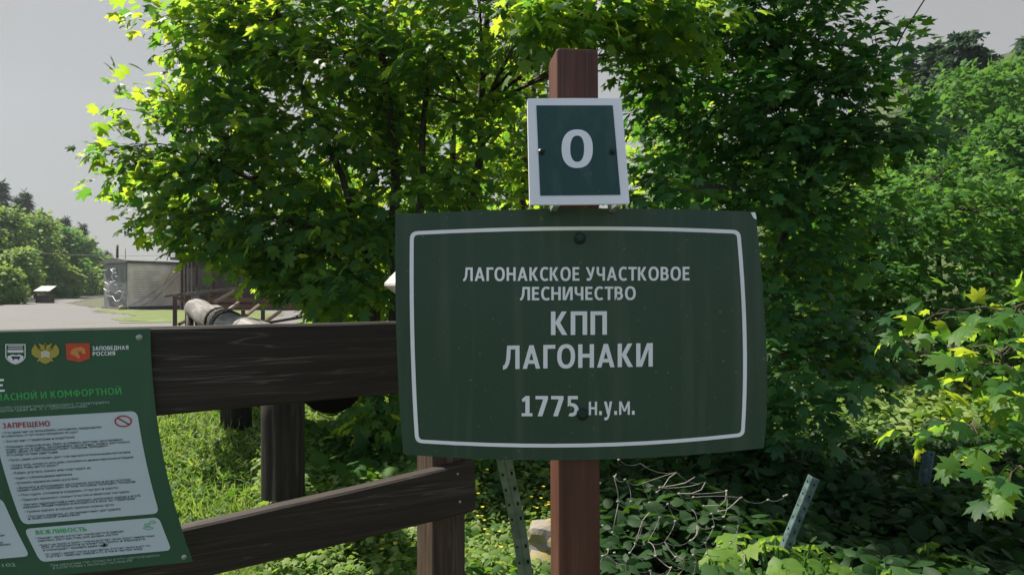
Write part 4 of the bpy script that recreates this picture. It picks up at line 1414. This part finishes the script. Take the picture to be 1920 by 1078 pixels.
def rope_net():
    rows = [[(1098, 845), (1160, 862), (1200, 868), (1268, 885), (1322, 903), (1365, 920), (1390, 933), (1440, 937), (1475, 928)],
            [(1120, 900), (1152, 893), (1172, 899), (1204, 906), (1237, 914), (1273, 925), (1300, 932), (1362, 920), (1470, 930)],
            [(1125, 906), (1158, 940), (1183, 940), (1218, 942), (1252, 945), (1296, 954), (1334, 963), (1357, 969), (1382, 972)],
            [(1130, 985), (1148, 998), (1205, 976), (1237, 970), (1266, 977), (1307, 984), (1337, 988), (1358, 988), (1384, 985)],
            [(1140, 1030), (1152, 1036), (1191, 1018), (1215, 1015), (1246, 1015), (1295, 1013), (1322, 1018), (1348, 1024), (1370, 1018)],
            [(1130, 1042), (1138, 1042), (1181, 1036), (1229, 1042), (1267, 1044), (1300, 1040), (1325, 1038), (1360, 1037), (1395, 1040)],
            [(1120, 1062), (1172, 1057), (1219, 1070), (1258, 1064), (1284, 1057), (1304, 1055), (1332, 1052), (1358, 1056), (1390, 1060)],
            [(1130, 1092), (1170, 1088), (1218, 1092), (1240, 1090), (1262, 1084), (1290, 1086), (1318, 1085), (1345, 1088), (1380, 1090)]]
    rng = random.Random(4)
    P = [[at(x, y, 2.35 + .05 * math.sin(c * 1.3 + r) + rng.uniform(-.03, .03)) for c, (x, y) in enumerate(row)] for r, row in enumerate(rows)]
    thin = MB(); thick = MB(); kn = MB()
    gaps = {(0, 1), (0, 2), (1, 4), (1, 6), (3, 1), (3, 7), (2, 7), (4, 1), (5, 7), (1, 8), (0, 0), (2, 0), (3, 0), (2, 1), (4, 7)}
    for r in range(8):
        for c in range(9):
            if c < 8 and (r, c) not in {(1, 0), (1, 6), (1, 7), (3, 0), (3, 1), (4, 0), (4, 1), (0, 0), (5, 7), (6, 0), (2, 0)}:
                thin.tube(curve_pts(P[r][c], P[r][c + 1], -.010 - rng.random() * .01, 5), .0009, 4)
            if r < 7 and (r, c) not in gaps and c < 9 and not (r == 0 and c in (7, 8)):
                a, b = P[r][c], P[r + 1][c]
                mid = curve_pts(a, b, rng.uniform(-.015, .01), 6)
                for i in range(1, 5): mid[i] += Vector((math.sin(i / 5 * math.pi) * .007, 0, 0))
                thick.tube(mid, .0008 if r < 3 else .0012, 5)
            if rng.random() < .8:
                kn.tube([P[r][c] - Vector((.004, 0, .001)), P[r][c] + Vector((.004, 0, .002))], [.0034, .003], 6)
    # strands that hang loose
    for pts in ([(1156, 888), (1152, 895), (1158, 920), (1160, 940)], [(1160, 940), (1154, 970), (1148, 998)], [(1268, 886), (1255, 895), (1244, 912), (1232, 922)],
                [(1303, 894), (1285, 905), (1262, 910), (1238, 913)], [(1323, 903), (1315, 918), (1296, 925), (1273, 925)], [(1362, 920), (1360, 938), (1350, 947), (1320, 948)],
                [(1390, 931), (1375, 945), (1362, 956), (1348, 958)], [(1218, 960), (1205, 975), (1197, 1000), (1191, 1018)], [(1310, 988), (1307, 1002), (1295, 1014)]):
        thick.tube([at(x, y, 2.33) for x, y in pts], .0016, 5)
        kn.tube([at(pts[-1][0] - 2, pts[-1][1], 2.33), at(pts[-1][0] + 2, pts[-1][1] + 1, 2.33)], .0034, 6)
    nf = len(thin.f)
    thin.add(thick.v, thick.f, True); thin.add(kn.v, kn.f, True)
    o = thin.build('rope_net', M['ropethin'])
    o.data.materials.append(M['rope'])
    for i, p_ in enumerate(o.data.polygons):
        if i >= nf: p_.material_index = 1
    tag(rebase(o, at(1260, 1090, 2.35)), 'torn pale rope net with knots hanging to the right of the signpost foot', 'net')
rope_net()

def rock():
    rng = np.random.default_rng(8)
    import bmesh
    c = at(1030, 1010, 3.1)
    bm = bmesh.new(); bmesh.ops.create_icosphere(bm, subdivisions=3, radius=1)
    m = MB()
    vs = []
    for v in bm.verts:
        p = v.co
        k = 1 + .16 * math.sin(p.x * 4 + 1) * math.cos(p.z * 5) + .10 * math.sin(p.y * 7 + p.x * 3)
        vs.append(c + Vector((p.x * .105 * k, p.y * .09 * k, p.z * .085 * k)))
    bm.verts.index_update()
    m.add(vs, [[v.index for v in f.verts] for f in bm.faces])
    bm.free()
    # the rock stands on a buried boulder
    m.tube([Vector((c.x, c.y, -.1)), Vector((c.x, c.y, c.z - .03))], [.2, .1], 9, wob=.3)
    o = m.build('lichen_rock', M['rock'])
    tag(rebase(o, (c.x, c.y, 0)), 'pale rock with yellow lichen just behind the signpost', 'rock')
rock()

# ------------------------------------------------------------------ near trees
def stem(px, d, path, r0, r1, lean=(0, 0)):
    """A stem rising from the ground at column px through (px, py, d) points."""
    b = at(px, 539, d); b.z = float(gz(b.x, b.y)) - .05
    pts = [b] + [at(*p) for p in path]
    n = len(pts)
    return [(p, r0 + (r1 - r0) * i / (n - 1)) for i, p in enumerate(pts)]

MT = 'maple_tree'
make_tree(MT, 'broad young maple glowing yellow green, arching over the log and the gravel yard', 'tree', at(735, 900, 5.6) * 1,
          [stem(738, 6.0, [(742, 420, 6.0), (735, 200, 6.0), (700, -60, 6.0), (680, -220, 6.0)], .055, .02),
           stem(712, 6.1, [(700, 520, 6.1), (640, 330, 6.0), (560, 150, 6.0), (500, -40, 6.0)], .045, .015),
           stem(755, 5.8, [(790, 380, 5.9), (800, 150, 6.0), (810, -100, 6.1)], .045, .015),
           stem(725, 6.0, [(690, 560, 6.0), (600, 440, 5.9), (470, 340, 5.9), (360, 280, 5.9)], .035, .012)],
          [pb(400, 462, 60, 22, 5.9, 8, .3), pb(500, 492, 70, 20, 5.9, 10, .3), pb(590, 535, 70, 24, 6.0, 11, .3), pb(560, 330, 110, 70, 6.2, 22), pb(700, 210, 80, 80, 6.3, 18), pb(760, 110, 70, 60, 6.3, 12), pb(480, 340, 90, 50, 6.2, 16), pb(740, 350, 60, 70, 6.4, 12), pb(520, 40, 170, 100, 6.0, 44), pb(420, 120, 110, 90, 6.0, 30), pb(262, 190, 62, 22, 6.0, 5, .25), pb(440, 250, 130, 90, 5.9, 40),
           pb(265, 300, 70, 30, 6.0, 10, .4), pb(225, 285, 40, 18, 6.0, 4, .2), pb(330, 345, 105, 60, 6.0, 28), pb(410, 420, 105, 45, 6.0, 28), pb(510, 490, 90, 32, 6.0, 20, .5),
           pb(640, 535, 90, 36, 5.7, 22, .5), pb(630, 290, 150, 130, 6.0, 40), pb(690, 470, 110, 80, 6.0, 26), pb(630, 100, 150, 120, 5.8, 42),
           pb(355, 50, 70, 60, 5.9, 14, .5), pb(460, -120, 160, 90, 6.0, 26), pb(650, -120, 170, 90, 6.0, 26), pb(570, 420, 110, 60, 6.0, 24), 
           pb(480, 100, 80, 50, 6.0, 10, .4), pb(300, 410, 45, 30, 5.7, 7, .3), pb(665, 560, 80, 40, 6.0, 12), pb(340, 230, 60, 40, 6.0, 10, .4), pb(740, 40, 110, 70, 6.0, 16)],
          size=.106, seed=11, per=18, tilt=.33, droop=.26)
make_tree(MT, 'tall shady maple straight behind the small green plate, its crown running out of the top', 'tree', at(900, 900, 6.6) * 1,
          [stem(895, 6.6, [(890, 420, 6.6), (905, 150, 6.6), (930, -150, 6.6)], .06, .025),
           stem(965, 6.9, [(975, 400, 6.9), (1000, 150, 6.9), (1060, -120, 6.7)], .05, .02),
           stem(850, 6.8, [(845, 400, 6.8), (850, 180, 6.9), (840, -120, 7)], .04, .02)],
          [pb(900, 0, 150, 60, 5.2, 26, .6), pb(1090, 20, 120, 50, 4.3, 20, .5), pb(1040, -110, 160, 60, 5.0, 22), pb(820, -120, 130, 60, 5.4, 16), pb(880, 110, 120, 50, 6.4, 12), pb(1010, 200, 110, 80, 6.8, 15),
           pb(860, 300, 110, 80, 7.0, 15), pb(820, 420, 90, 60, 6.6, 12), pb(960, 360, 90, 60, 7.2, 12), pb(770, 250, 80, 80, 7.0, 10), pb(1190, 90, 90, 60, 5.0, 16, .5), pb(1180, 30, 130, 40, 4.5, 18, .5), pb(1300, 50, 90, 40, 4.5, 12, .4), pb(1010, 40, 70, 30, 4.2, 8, .3), pb(800, 90, 90, 45, 5.4, 10, .4), pb(930, 470, 120, 60, 7.4, 16), pb(800, 180, 90, 70, 6.0, 14), pb(930, 240, 90, 60, 6.0, 12), pb(850, 360, 90, 50, 5.9, 13), pb(950, 100, 90, 50, 5.8, 12), pb(770, 330, 60, 60, 5.8, 9, .4), pb(1010, 320, 60, 60, 6.2, 8, .4)],
          size=.100, seed=12, per=20, tilt=.3, droop=.2)
make_tree(MT, 'dark dense maple filling the space right of the number plate, leaning out to the right', 'tree', at(1400, 900, 6.2) * 1,
          [stem(1390, 6.2, [(1380, 400, 6.2), (1390, 150, 6.1), (1420, -100, 6.0)], .06, .02),
           stem(1330, 6.4, [(1320, 420, 6.4), (1290, 200, 6.2), (1260, -60, 6.0)], .045, .015),
           stem(1430, 6.0, [(1450, 500, 5.9), (1530, 300, 5.7), (1640, 170, 5.5)], .045, .012)],
          [pb(1330, 50, 150, 90, 5.6, 40), pb(1480, 70, 130, 90, 5.5, 38), pb(1560, 150, 110, 70, 5.4, 26), pb(1640, 62, 40, 26, 5.3, 3, .2), pb(1440, 230, 150, 70, 5.4, 38), pb(1580, 255, 120, 45, 5.3, 24, .5),
           pb(1670, 255, 80, 32, 5.2, 9, .4), pb(1290, 250, 110, 110, 6.0, 34), pb(1420, 360, 150, 70, 5.5, 32), pb(1540, 400, 110, 60, 5.7, 16), pb(1420, -110, 200, 70, 5.6, 30), pb(1240, 150, 60, 70, 5.2, 12, .4),
           pb(1230, 345, 60, 35, 4.4, 6, .3), pb(1480, 500, 110, 50, 5.4, 15), pb(1490, 600, 100, 50, 5.1, 14), ((1.6, 4.2, 5.0), (1.3, 1.2, .5), 46), ((3.4, 4.0, 4.6), (1.3, 1.2, .5), 46), ((3.0, 2.6, 5.2), (1.5, 1.0, .5), 40), pb(1530, 680, 110, 45, 4.9, 11), pb(1440, 760, 60, 50, 5.0, 12), pb(1590, 640, 70, 30, 4.8, 5, .3), pb(1500, 800, 60, 24, 4.7, 4, .2)],
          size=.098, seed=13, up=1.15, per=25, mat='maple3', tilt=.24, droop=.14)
make_tree(MT, 'pale green bushy maple standing in the sun at the right, beyond the dark one', 'tree', at(1760, 760, 10.5) * 1,
          [stem(1760, 10.5, [(1765, 620, 10.5), (1760, 420, 10.5), (1770, 300, 10.4)], .06, .015),
           stem(1840, 10.8, [(1850, 600, 10.8), (1870, 430, 10.8)], .05, .015),
           stem(1680, 10.2, [(1670, 600, 10.2), (1650, 430, 10)], .05, .015)],
          [pb(1760, 330, 90, 55, 10.2, 34, 1.0), pb(1850, 480, 70, 40, 10.4, 22, .8), pb(1900, 550, 60, 40, 10.4, 16, .8), pb(1640, 440, 70, 60, 9.9, 22, .8), pb(1680, 400, 100, 60, 10, 36, 1.0), pb(1830, 400, 110, 60, 10.4, 40, 1.0), pb(1900, 480, 90, 70, 10.6, 34, 1.0), pb(1740, 470, 120, 60, 9.8, 42, 1.0), pb(1650, 530, 100, 70, 9.8, 36, 1.0),
           pb(1820, 560, 120, 60, 9.8, 42, 1.0), pb(1720, 610, 110, 55, 9.6, 34, 1.0), pb(1880, 650, 100, 60, 10, 34, 1.0), pb(1930, 360, 60, 60, 10.6, 18, 1.0), pb(1600, 620, 90, 80, 10.2, 24, 1.0), pb(1810, 690, 120, 40, 9.8, 24, .8)],
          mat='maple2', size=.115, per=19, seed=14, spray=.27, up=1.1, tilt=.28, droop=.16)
# the sapling that reaches in from the right edge
make_tree('maple_sapling', 'near maple sapling with big pale leaves reaching in at the right edge', 'tree', at(2080, 1078, 2.7) * 1,
          [stem(2080, 2.7, [(2060, 900, 2.65), (2020, 760, 2.6), (1970, 600, 2.6)], .018, .006),
           [(at(2060, 900, 2.65), .010), (at(1990, 870, 2.5), .007), (at(1920, 880, 2.4), .004)]],
          [pb(1835, 680, 90, 45, 2.6, 7, .2), pb(1755, 600, 70, 30, 2.8, 5, .2), pb(1900, 600, 60, 50, 2.8, 5, .2), pb(1780, 790, 60, 26, 2.8, 4, .2), pb(1885, 885, 50, 30, 2.35, 3, .12), pb(1880, 760, 60, 30, 2.8, 3, .2), pb(1900, 690, 60, 40, 2.9, 4, .2), pb(1930, 820, 40, 40, 2.8, 3, .2)],
          size=.086, per=9, seed=15, spray=.15, mat='maple')

# low bushes in the shade below
def bush(label, px, base_py, d, blobs, seed, leaf=ROUND, mat='weed', size=.07, per=9, name='bush', spray=.13):
    make_tree(name, label, 'bush', (at(px, 539, d).x, d, 0),
              [stem(px, d, [(px + 10, base_py - 40, d), (px + 20, base_py - 120, d)], .016, .006), stem(px + 15, d, [(px - 20, base_py - 60, d)], .012, .005)],
              blobs, leaf=leaf, mat=mat, size=size, per=per, seed=seed, spray=spray)
bush('dark leafy bush under the top plank just left of the name board', 690, 850, 5.2,
     [pb(705, 770, 60, 45, 5.2, 20, .4), pb(690, 800, 45, 35, 5.2, 10, .3), pb(740, 830, 50, 40, 5.2, 12, .4), pb(690, 720, 50, 30, 5.5, 9, .3), pb(720, 690, 80, 50, 5.6, 16, .4)], 21, MAPLE_S, 'maple', .10)
bush('shaded undergrowth bush behind the bent stake and the signpost', 980, 960, 4.6,
     [pb(930, 880, 60, 60, 4.6, 20, .4), pb(1010, 900, 70, 60, 4.7, 22, .4), pb(1090, 860, 60, 60, 5.0, 16, .4), pb(960, 960, 50, 30, 4.4, 10, .3)], 22, MAPLE_S, 'maple', .10)
bush('dark low bush behind the torn rope net', 1250, 980, 4.4,
     [pb(1200, 900, 90, 50, 4.6, 22, .4), pb(1320, 890, 90, 50, 4.8, 22, .4), pb(1430, 880, 70, 50, 4.8, 18, .4), pb(1260, 980, 110, 40, 4.2, 20, .4), pb(1400, 970, 90, 40, 4.2, 18, .4)], 23, ROUND, 'shade_ivy', .075)

# ------------------------------------------------------------------ trees filling the wood behind
def wood_tree(px, d, top, w, label, seed, mat='maple', dens=1.0, size=.17, name='woodland_tree'):
    bp = 539 + EYE / d * F
    h = bp - top
    bl = []
    rng = np.random.default_rng(seed)
    for i in range(9):
        t = .22 + .74 * (i / 8)
        y = bp - h * t
        ww = w * (.55 + .45 * math.sin(math.pi * min(1, t * .9 + .1)))
        bl.append(pb(px + rng.uniform(-.5, .5) * ww, y, ww * .55, h * .13, d + rng.uniform(-.8, .8), int(24 * dens), 1.1))
    make_tree(name, label, 'tree', (at(px, 539, d).x, d, 0), [stem(px, d, [(px + 6, bp - h * .4, d), (px - 4, bp - h * .9, d)], .09, .03)],
              bl, leaf=MAPLE_S, mat=mat, size=size, per=15, seed=seed, spray=.36, twigs=False)
wood_tree(640, 12.5, 330, 120, 'low background tree under the maple arch, right of the timber cabin', 31)
wood_tree(800, 12, 60, 190, 'background tree seen between the dark trunks left of the name board top', 32)
wood_tree(985, 11, 20, 170, 'background tree hidden behind the small number plate', 33)
wood_tree(1230, 12, 200, 170, 'background tree seen through the maple right of the number plate', 34)
wood_tree(1480, 11, 330, 170, 'background tree low behind the right edge of the name board', 35)
wood_tree(1560, 16, 250, 150, 'background tree between the dark maple and the pale bushy one', 36)

# ------------------------------------------------------------------ right hillside: broad crowns and conifers
def far_tree(name, label, px, base_py, top_py, w, d, mat, seed, ground=None, size=.42, n=60, per=9, group=None, trunk_px=None):
    rng = np.random.default_rng(seed)
    x = (px - 960) / F * d
    zb = EYE + (539 - base_py) / F * d; zt = EYE + (539 - top_py) / F * d
    h = zt - zb; ww = w / F * d
    g = zb if ground is None else ground
    bl = []
    nb = 9 if d > 50 else 17
    cw, ch = (.24, .115) if d > 50 else (.15, .065)
    for i in range(nb):
        a = i * 2.4 + rng.random(); t = .26 + .68 * (i / (nb - 1))
        rr = ww * .5 * (.95 * math.sin(math.pi * (.18 + .72 * t)))
        bl.append(((x + math.cos(a) * rr * .75, d + math.sin(a) * rr * .75, zb + h * t), (ww * cw, ww * cw, h * ch), int(n / 9 * (1 if d > 50 else .62))))
    bl.append(((x, d, zb + h * .9), (ww * .2, ww * .2, h * .09), int(n / 9)))
    bl.append(((x, d, zb + h * .25), (ww * .4, ww * .4, h * .15), int(n / 9)))
    make_tree(name, label, 'tree', (x, d, g), [[(Vector((x, d, g - .3)), ww * .035), (Vector((x, d, zb + h * .45)), ww * .025), (Vector((x, d, zb + h * .85)), ww * .01)]],
              bl, leaf=CLUMP, mat=mat, size=size, per=per, seed=seed, spray=size * 2.0, twigs=False, group=group, flat=.35)

for i, (px, b, t, w, d, lab) in enumerate([
        (1800, 470, 128, 270, 30, 'broad sunlit hillside tree below the conifers at the upper right'),
        (1905, 450, 105, 190, 34, 'hillside tree cut by the right frame edge near the top'),
        (1900, 520, 215, 170, 24, 'nearer hillside tree at the right edge above the pale maple'),
        (1730, 520, 240, 170, 26, 'shaded hillside tree between the dark maple and the sunlit crown'),
        (1640, 560, 290, 170, 22, 'lower hillside tree peeping out behind the dark maple tips')]):
    far_tree('hillside_tree', lab, px, b, t, w, d, 'far', 50 + i, size=.26 if d < 28 else .32, n=170, per=12)

def conifer(name, label, px, base_py, top_py, w, d, seed, group=None, shape='spire', dens=1.0, ground=None):
    rng = np.random.default_rng(seed)
    x = (px - 960) / F * d
    zb = EYE + (539 - base_py) / F * d; zt = EYE + (539 - top_py) / F * d
    h = zt - zb; ww = w / F * d * .5
    g = zb if ground is None else ground
    root = empty(name, (x, d, g), label, 'tree', group)
    m = MB()
    m.tube([Vector((x, d, g - .3)), Vector((x, d, zb + h * .6)), Vector((x, d, zt))], [h * .018, h * .012, h * .003], 6)
    L = Leaves()
    lv = int(15 * dens) + 4
    for i in range(lv):
        t = (i + .5) / lv
        z = zb + h * (.12 + .87 * t) + rng.normal() * h * .012
        prof = (1 - t) ** .85 if shape == 'spire' else math.sqrt(max(0, 1 - max(0, t * 1.02 - .05) ** 2.2))
        rad = ww * prof * rng.uniform(.65, 1.15) + ww * .06
        nb = 7 if shape == 'spire' else 10
        for b in range(nb):
            if rng.random() < .12: continue
            a = rng.random() * 6.28
            k = max(3, int(rad / (h * .022)))
            s = np.linspace(.15, 1, k)
            dirv = np.array([math.cos(a), math.sin(a), 0])
            pos = np.array([x, d, z]) + s[:, None] * rad * dirv + np.stack([np.zeros(k), np.zeros(k), -s ** 2 * rad * .28], 1)
            for rep in range(3):
                tip = dirv + rng.normal(size=(k, 3)) * .55 + np.array([0, 0, -.25])
                L.add(CLUMP if shape != 'spire' else NEEDLE, pos + rng.normal(size=(k, 3)) * h * .008, tip, np.array([0, 0, 1.]) + rng.normal(size=(k, 3)) * .5,
                      h * (.062 if shape == 'spire' else .05) * rng.uniform(.7, 1.3, k) * (1.6 if shape == 'spire' else 1))
    m.build('trunk', M['bark'], root)
    L.build('crown', M['needle'], root)
    return root

conifer('conifer', 'wide dark conifer on the right skyline, the tallest of its clump', 1812, 300, 58, 120, 52, 61, shape='round', dens=1.5)
conifer('conifer', 'smaller dark conifer on the right skyline at the left end of the clump', 1755, 300, 80, 80, 54, 62, shape='round', dens=1.3)
conifer('conifer', 'thin ragged conifer top on the right skyline beside the dark maple tip', 1704, 300, 100, 40, 56, 63, dens=.9)
conifer('conifer', 'conifer cut by the right frame edge on the skyline', 1926, 300, 72, 60, 58, 64, dens=1)

# ------------------------------------------------------------------ left valley side
LT = [(66, 545, 412, 100, 88, 'farpale', 'big round pale tree in the left wood, above the white stand'),
      (8, 560, 400, 90, 78, 'farpale', 'tree at the left frame edge below the tallest conifer'),
      (-60, 560, 380, 110, 72, 'farpale', 'tree just entering the left frame edge'),
      (112, 550, 440, 70, 100, 'far', 'dark green tree right of the big round pale tree'),
      (140, 548, 452, 60, 120, 'farpale', 'tree under the two small conifers of the left wood'),
      (163, 546, 478, 46, 140, 'far', 'small tree near the right end of the left wood'),
      (184, 545, 492, 40, 165, 'farpale', 'last small tree of the left wood beside the shelter'),
      (34, 556, 478, 62, 68, 'farpale', 'bright bush like tree at the road edge left of the white stand'),
      (4, 570, 512, 60, 58, 'farpale', 'low bright tree in the left bottom corner of the wood'),
      (118, 552, 510, 40, 92, 'farpale', 'small bright roadside tree right of the white stand'),
      (150, 548, 512, 34, 112, 'farpale', 'roadside shrub midway between white stand and shelter'),
      (176, 546, 516, 30, 130, 'farpale', 'roadside shrub close to the shelter end of the left wood')]
for i, (px, b, t, w, d, mat, lab) in enumerate(LT):
    far_tree('valley_tree', lab, px, b, t, w, d, mat, 80 + i, size=.0062 * d, n=300, per=10, ground=0.0)
for i, (px, b, t, w, d, lab) in enumerate([
        (2, 470, 342, 44, 125, 'tallest dark conifer above the wood at the left frame edge'),
        (-30, 470, 330, 50, 120, 'conifer outside the left frame edge, only its branches showing'),
        (34, 480, 385, 34, 130, 'conifer behind the big round pale tree, left of its top'),
        (48, 480, 376, 26, 132, 'slim conifer standing just left of the pale round crown'),
        (75, 500, 412, 30, 138, 'squat conifer tip right above the pale round crown'),
        (100, 500, 428, 36, 142, 'blunt conifer top between the pale crown and the pair further right'),
        (122, 500, 424, 24, 146, 'slim conifer spire in the middle of the left skyline'),
        (154, 520, 436, 26, 156, 'right hand slim conifer spire of the left skyline'),
        (170, 525, 464, 40, 165, 'low conifer sloping down at the right end of the left wood'),
        (203, 545, 472, 22, 190, 'small far conifer seen just over the shelter roof')]):
    conifer('conifer', lab, px, b, t - (16 if 30 < px < 180 else 0), w * 1.15, d, 100 + i, dens=1.7, ground=0.0)
# ------------------------------------------------------------------ ground cover
def ground_points(rng, n, x0, x1, d0, d1, pw=1.0):
    """Points on the ground inside a wedge of columns, denser near by."""
    u = rng.random(n)
    d = (d0 ** (1 - pw) + u * (d1 ** (1 - pw) - d0 ** (1 - pw))) ** (1 / (1 - pw)) if pw != 1 else d0 * (d1 / d0) ** u
    px = x0 + (x1 - x0) * rng.random(n)
    x = (px - 960) / F * d
    return np.stack([x, d, gz(x, d)], 1)

def grass():
    rng = np.random.default_rng(41)
    L = Leaves()
    blade = (np.array([(-.05, 0, 0), (.05, 0, 0), (.045, .5, .14), (-.045, .5, .14), (0, 1, .5)], float), np.array([(0, 1, 2), (0, 2, 3), (3, 2, 4)]))
    P = np.concatenate([ground_points(rng, 30000, 180, 800, 4.0, 13.5), ground_points(rng, 6000, 300, 1000, 2.9, 4.2)])
    dry = np.sin(P[:, 0] * 2.1 + 1) * np.sin(P[:, 1] * 1.3) + rng.normal(size=len(P)) * .3
    P = P[dry > -.55]
    k = len(P)
    tip = np.stack([rng.normal(size=k) * .8, rng.normal(size=k) * .8, np.ones(k)], 1)
    nrm = np.stack([rng.normal(size=k), rng.normal(size=k), rng.normal(size=k) * .2], 1)
    L.add(blade, P, tip, nrm, np.clip(rng.normal(.075, .032, k), .03, .18))
    tag(L.build('grass', M['grass']), kind='stuff')
grass()

def cover(name, n_sets, leaf, mat, seed):
    """Low broad-leaved plants that nobody could count."""
    rng = np.random.default_rng(seed)
    L = Leaves()
    for (n, x0, x1, d0, d1, h0, h1, s0, s1) in n_sets:
        P = ground_points(rng, n, x0, x1, d0, d1)
        clump = np.sin(P[:, 0] * 3.1 + 2) * np.sin(P[:, 1] * 2.7 + 1) * .5 + .5
        P[:, 2] += (h0 + (h1 - h0) * rng.random(n)) * (.45 + .75 * clump)
        a = rng.random(n) * 6.28
        tip = np.stack([np.cos(a), np.sin(a), rng.normal(size=n) * .3 - .15], 1)
        nrm = np.stack([rng.normal(size=n) * .65, rng.normal(size=n) * .65, np.ones(n)], 1)
        L.add(leaf, P, tip, nrm, rng.uniform(s0, s1, n))
    tag(L.build(name, M[mat]), kind='stuff')
cover('clover', [(17000, 200, 800, 3.9, 12, .005, .06, .018, .05), (12000, 480, 1080, 2.8, 5.2, .04, .31, .018, .06)], CLUMP, 'clover', 47)
cover('weeds', [(3600, 250, 800, 3.6, 9, .01, .08, .02, .055), (900, 560, 1060, 2.7, 5.2, .05, .30, .03, .09), (420, 560, 800, 3.8, 6, .08, .33, .08, .15)], ROUND, 'weed', 42)
cover('ivy_ground_cover', [(13000, 1100, 2050, 3.0, 7.0, .02, .24, .025, .085), (2300, 1110, 1950, 2.5, 4.4, .05, .34, .03, .11)], ROUND, 'shade_ivy', 43)
cover('forest_floor_plants', [(9000, 1380, 2000, 6.2, 13, .02, .25, .05, .12)], ROUND, 'clover', 46)
cover('nettle_leaves', [(2600, 1050, 2000, 2.6, 5.5, .10, .34, .07, .15), (700, 1080, 1250, 2.8, 4.8, .1, .34, .06, .13)], OVAL, 'shade_ivy', 44)

def flowers():
    rng = np.random.default_rng(45)
    root = None
    pet = fan([(0, 0), (.4, .3), (.42, .7), (0, 1), (-.42, .7), (-.4, .3)], .1, .1)
    L = Leaves()
    P = ground_points(rng, 90, 660, 1060, 2.9, 4.4)
    P[:, 2] += rng.uniform(.10, .36, len(P))
    for p in P:
        for k in range(5):
            a = k * 1.257 + rng.random() * .3
            L.add(pet, [p], [(math.cos(a), math.sin(a), .35)], [(0, -.2, 1)], [.011])
    tag(L.build('buttercup_flowers', M['flower']), kind='stuff')
flowers()

def dock(label, px, py, d, n, size, seed, mat='dockleaf', spread=.22, up=.5):
    """A single plant: stalks from one root carrying broad leaves."""
    rng = np.random.default_rng(seed)
    c = at(px, py, d)
    g = float(gz(c.x, c.y))
    root = empty('broad_leaved_plant', (c.x, c.y, g), label, 'plant', None)
    L = Leaves(); m = MB()
    for i in range(n):
        a = rng.random() * 6.28; r = spread * math.sqrt(rng.random())
        top = Vector((c.x + math.cos(a) * r, c.y + math.sin(a) * r, max(g + .05, c.z + rng.normal() * .03 - r * .25)))
        m.tube(curve_pts((c.x, c.y, g), top, .03, 5), .005, 5, cap=False)
        k = 5
        L.add(CRUMPLE, [tuple(top)], [(math.cos(a), math.sin(a), -.28 + rng.normal() * .12)], [(rng.normal() * .25, rng.normal() * .25 - .1, 1)], [size * rng.uniform(.7, 1.25)])
    m.build('stalks', M['weed'], root)
    L.build('leaves', M[mat], root)
dock('bright yellow green broad leaved plant at the bottom edge below the rope net', 1462, 1030, 2.45, 34, .13, 71, 'youngleaf', spread=.2)
dock('deep green broad leaved plant at the bottom edge right of the bright one', 1640, 1066, 2.4, 5, .24, 72, spread=.15)
dock('grey green broad leaved plant in deep shade near the lower right corner', 1750, 1050, 2.9, 6, .17, 73)
dock('pale broad leaved plant in sun between the dark log post and the fence post', 640, 895, 4.4, 11, .19, 74, spread=.32)
dock('low broad leaved plant in the grass left of the dark log post', 400, 915, 4.6, 7, .15, 75, spread=.3)
dock('broad leaved plant at the foot of the bent green stake', 950, 1040, 3.0, 8, .14, 76, spread=.2)
dock('young shoot with small pale leaves right of the signpost foot at the bottom edge', 1315, 1070, 2.3, 5, .12, 77, spread=.08)

# ------------------------------------------------------------------ the air of the valley
def haze():
    m = MB()
    m.box((-60, 170, 59), (330, 0, 0), (0, 240, 0), (0, 0, 61.5))
    mat, n, out = newmat('valley_haze')
    v = N(n, 'ShaderNodeVolumePrincipled')
    v.inputs['Color'].default_value = (0.80, 0.90, 1.0, 1)
    v.inputs['Density'].default_value = 0.0003
    v.inputs['Anisotropy'].default_value = 0.3
    n.links.new(v.outputs[0], out.inputs['Volume'])
    o = m.build('haze', mat)
    tag(o, kind='stuff')
haze()
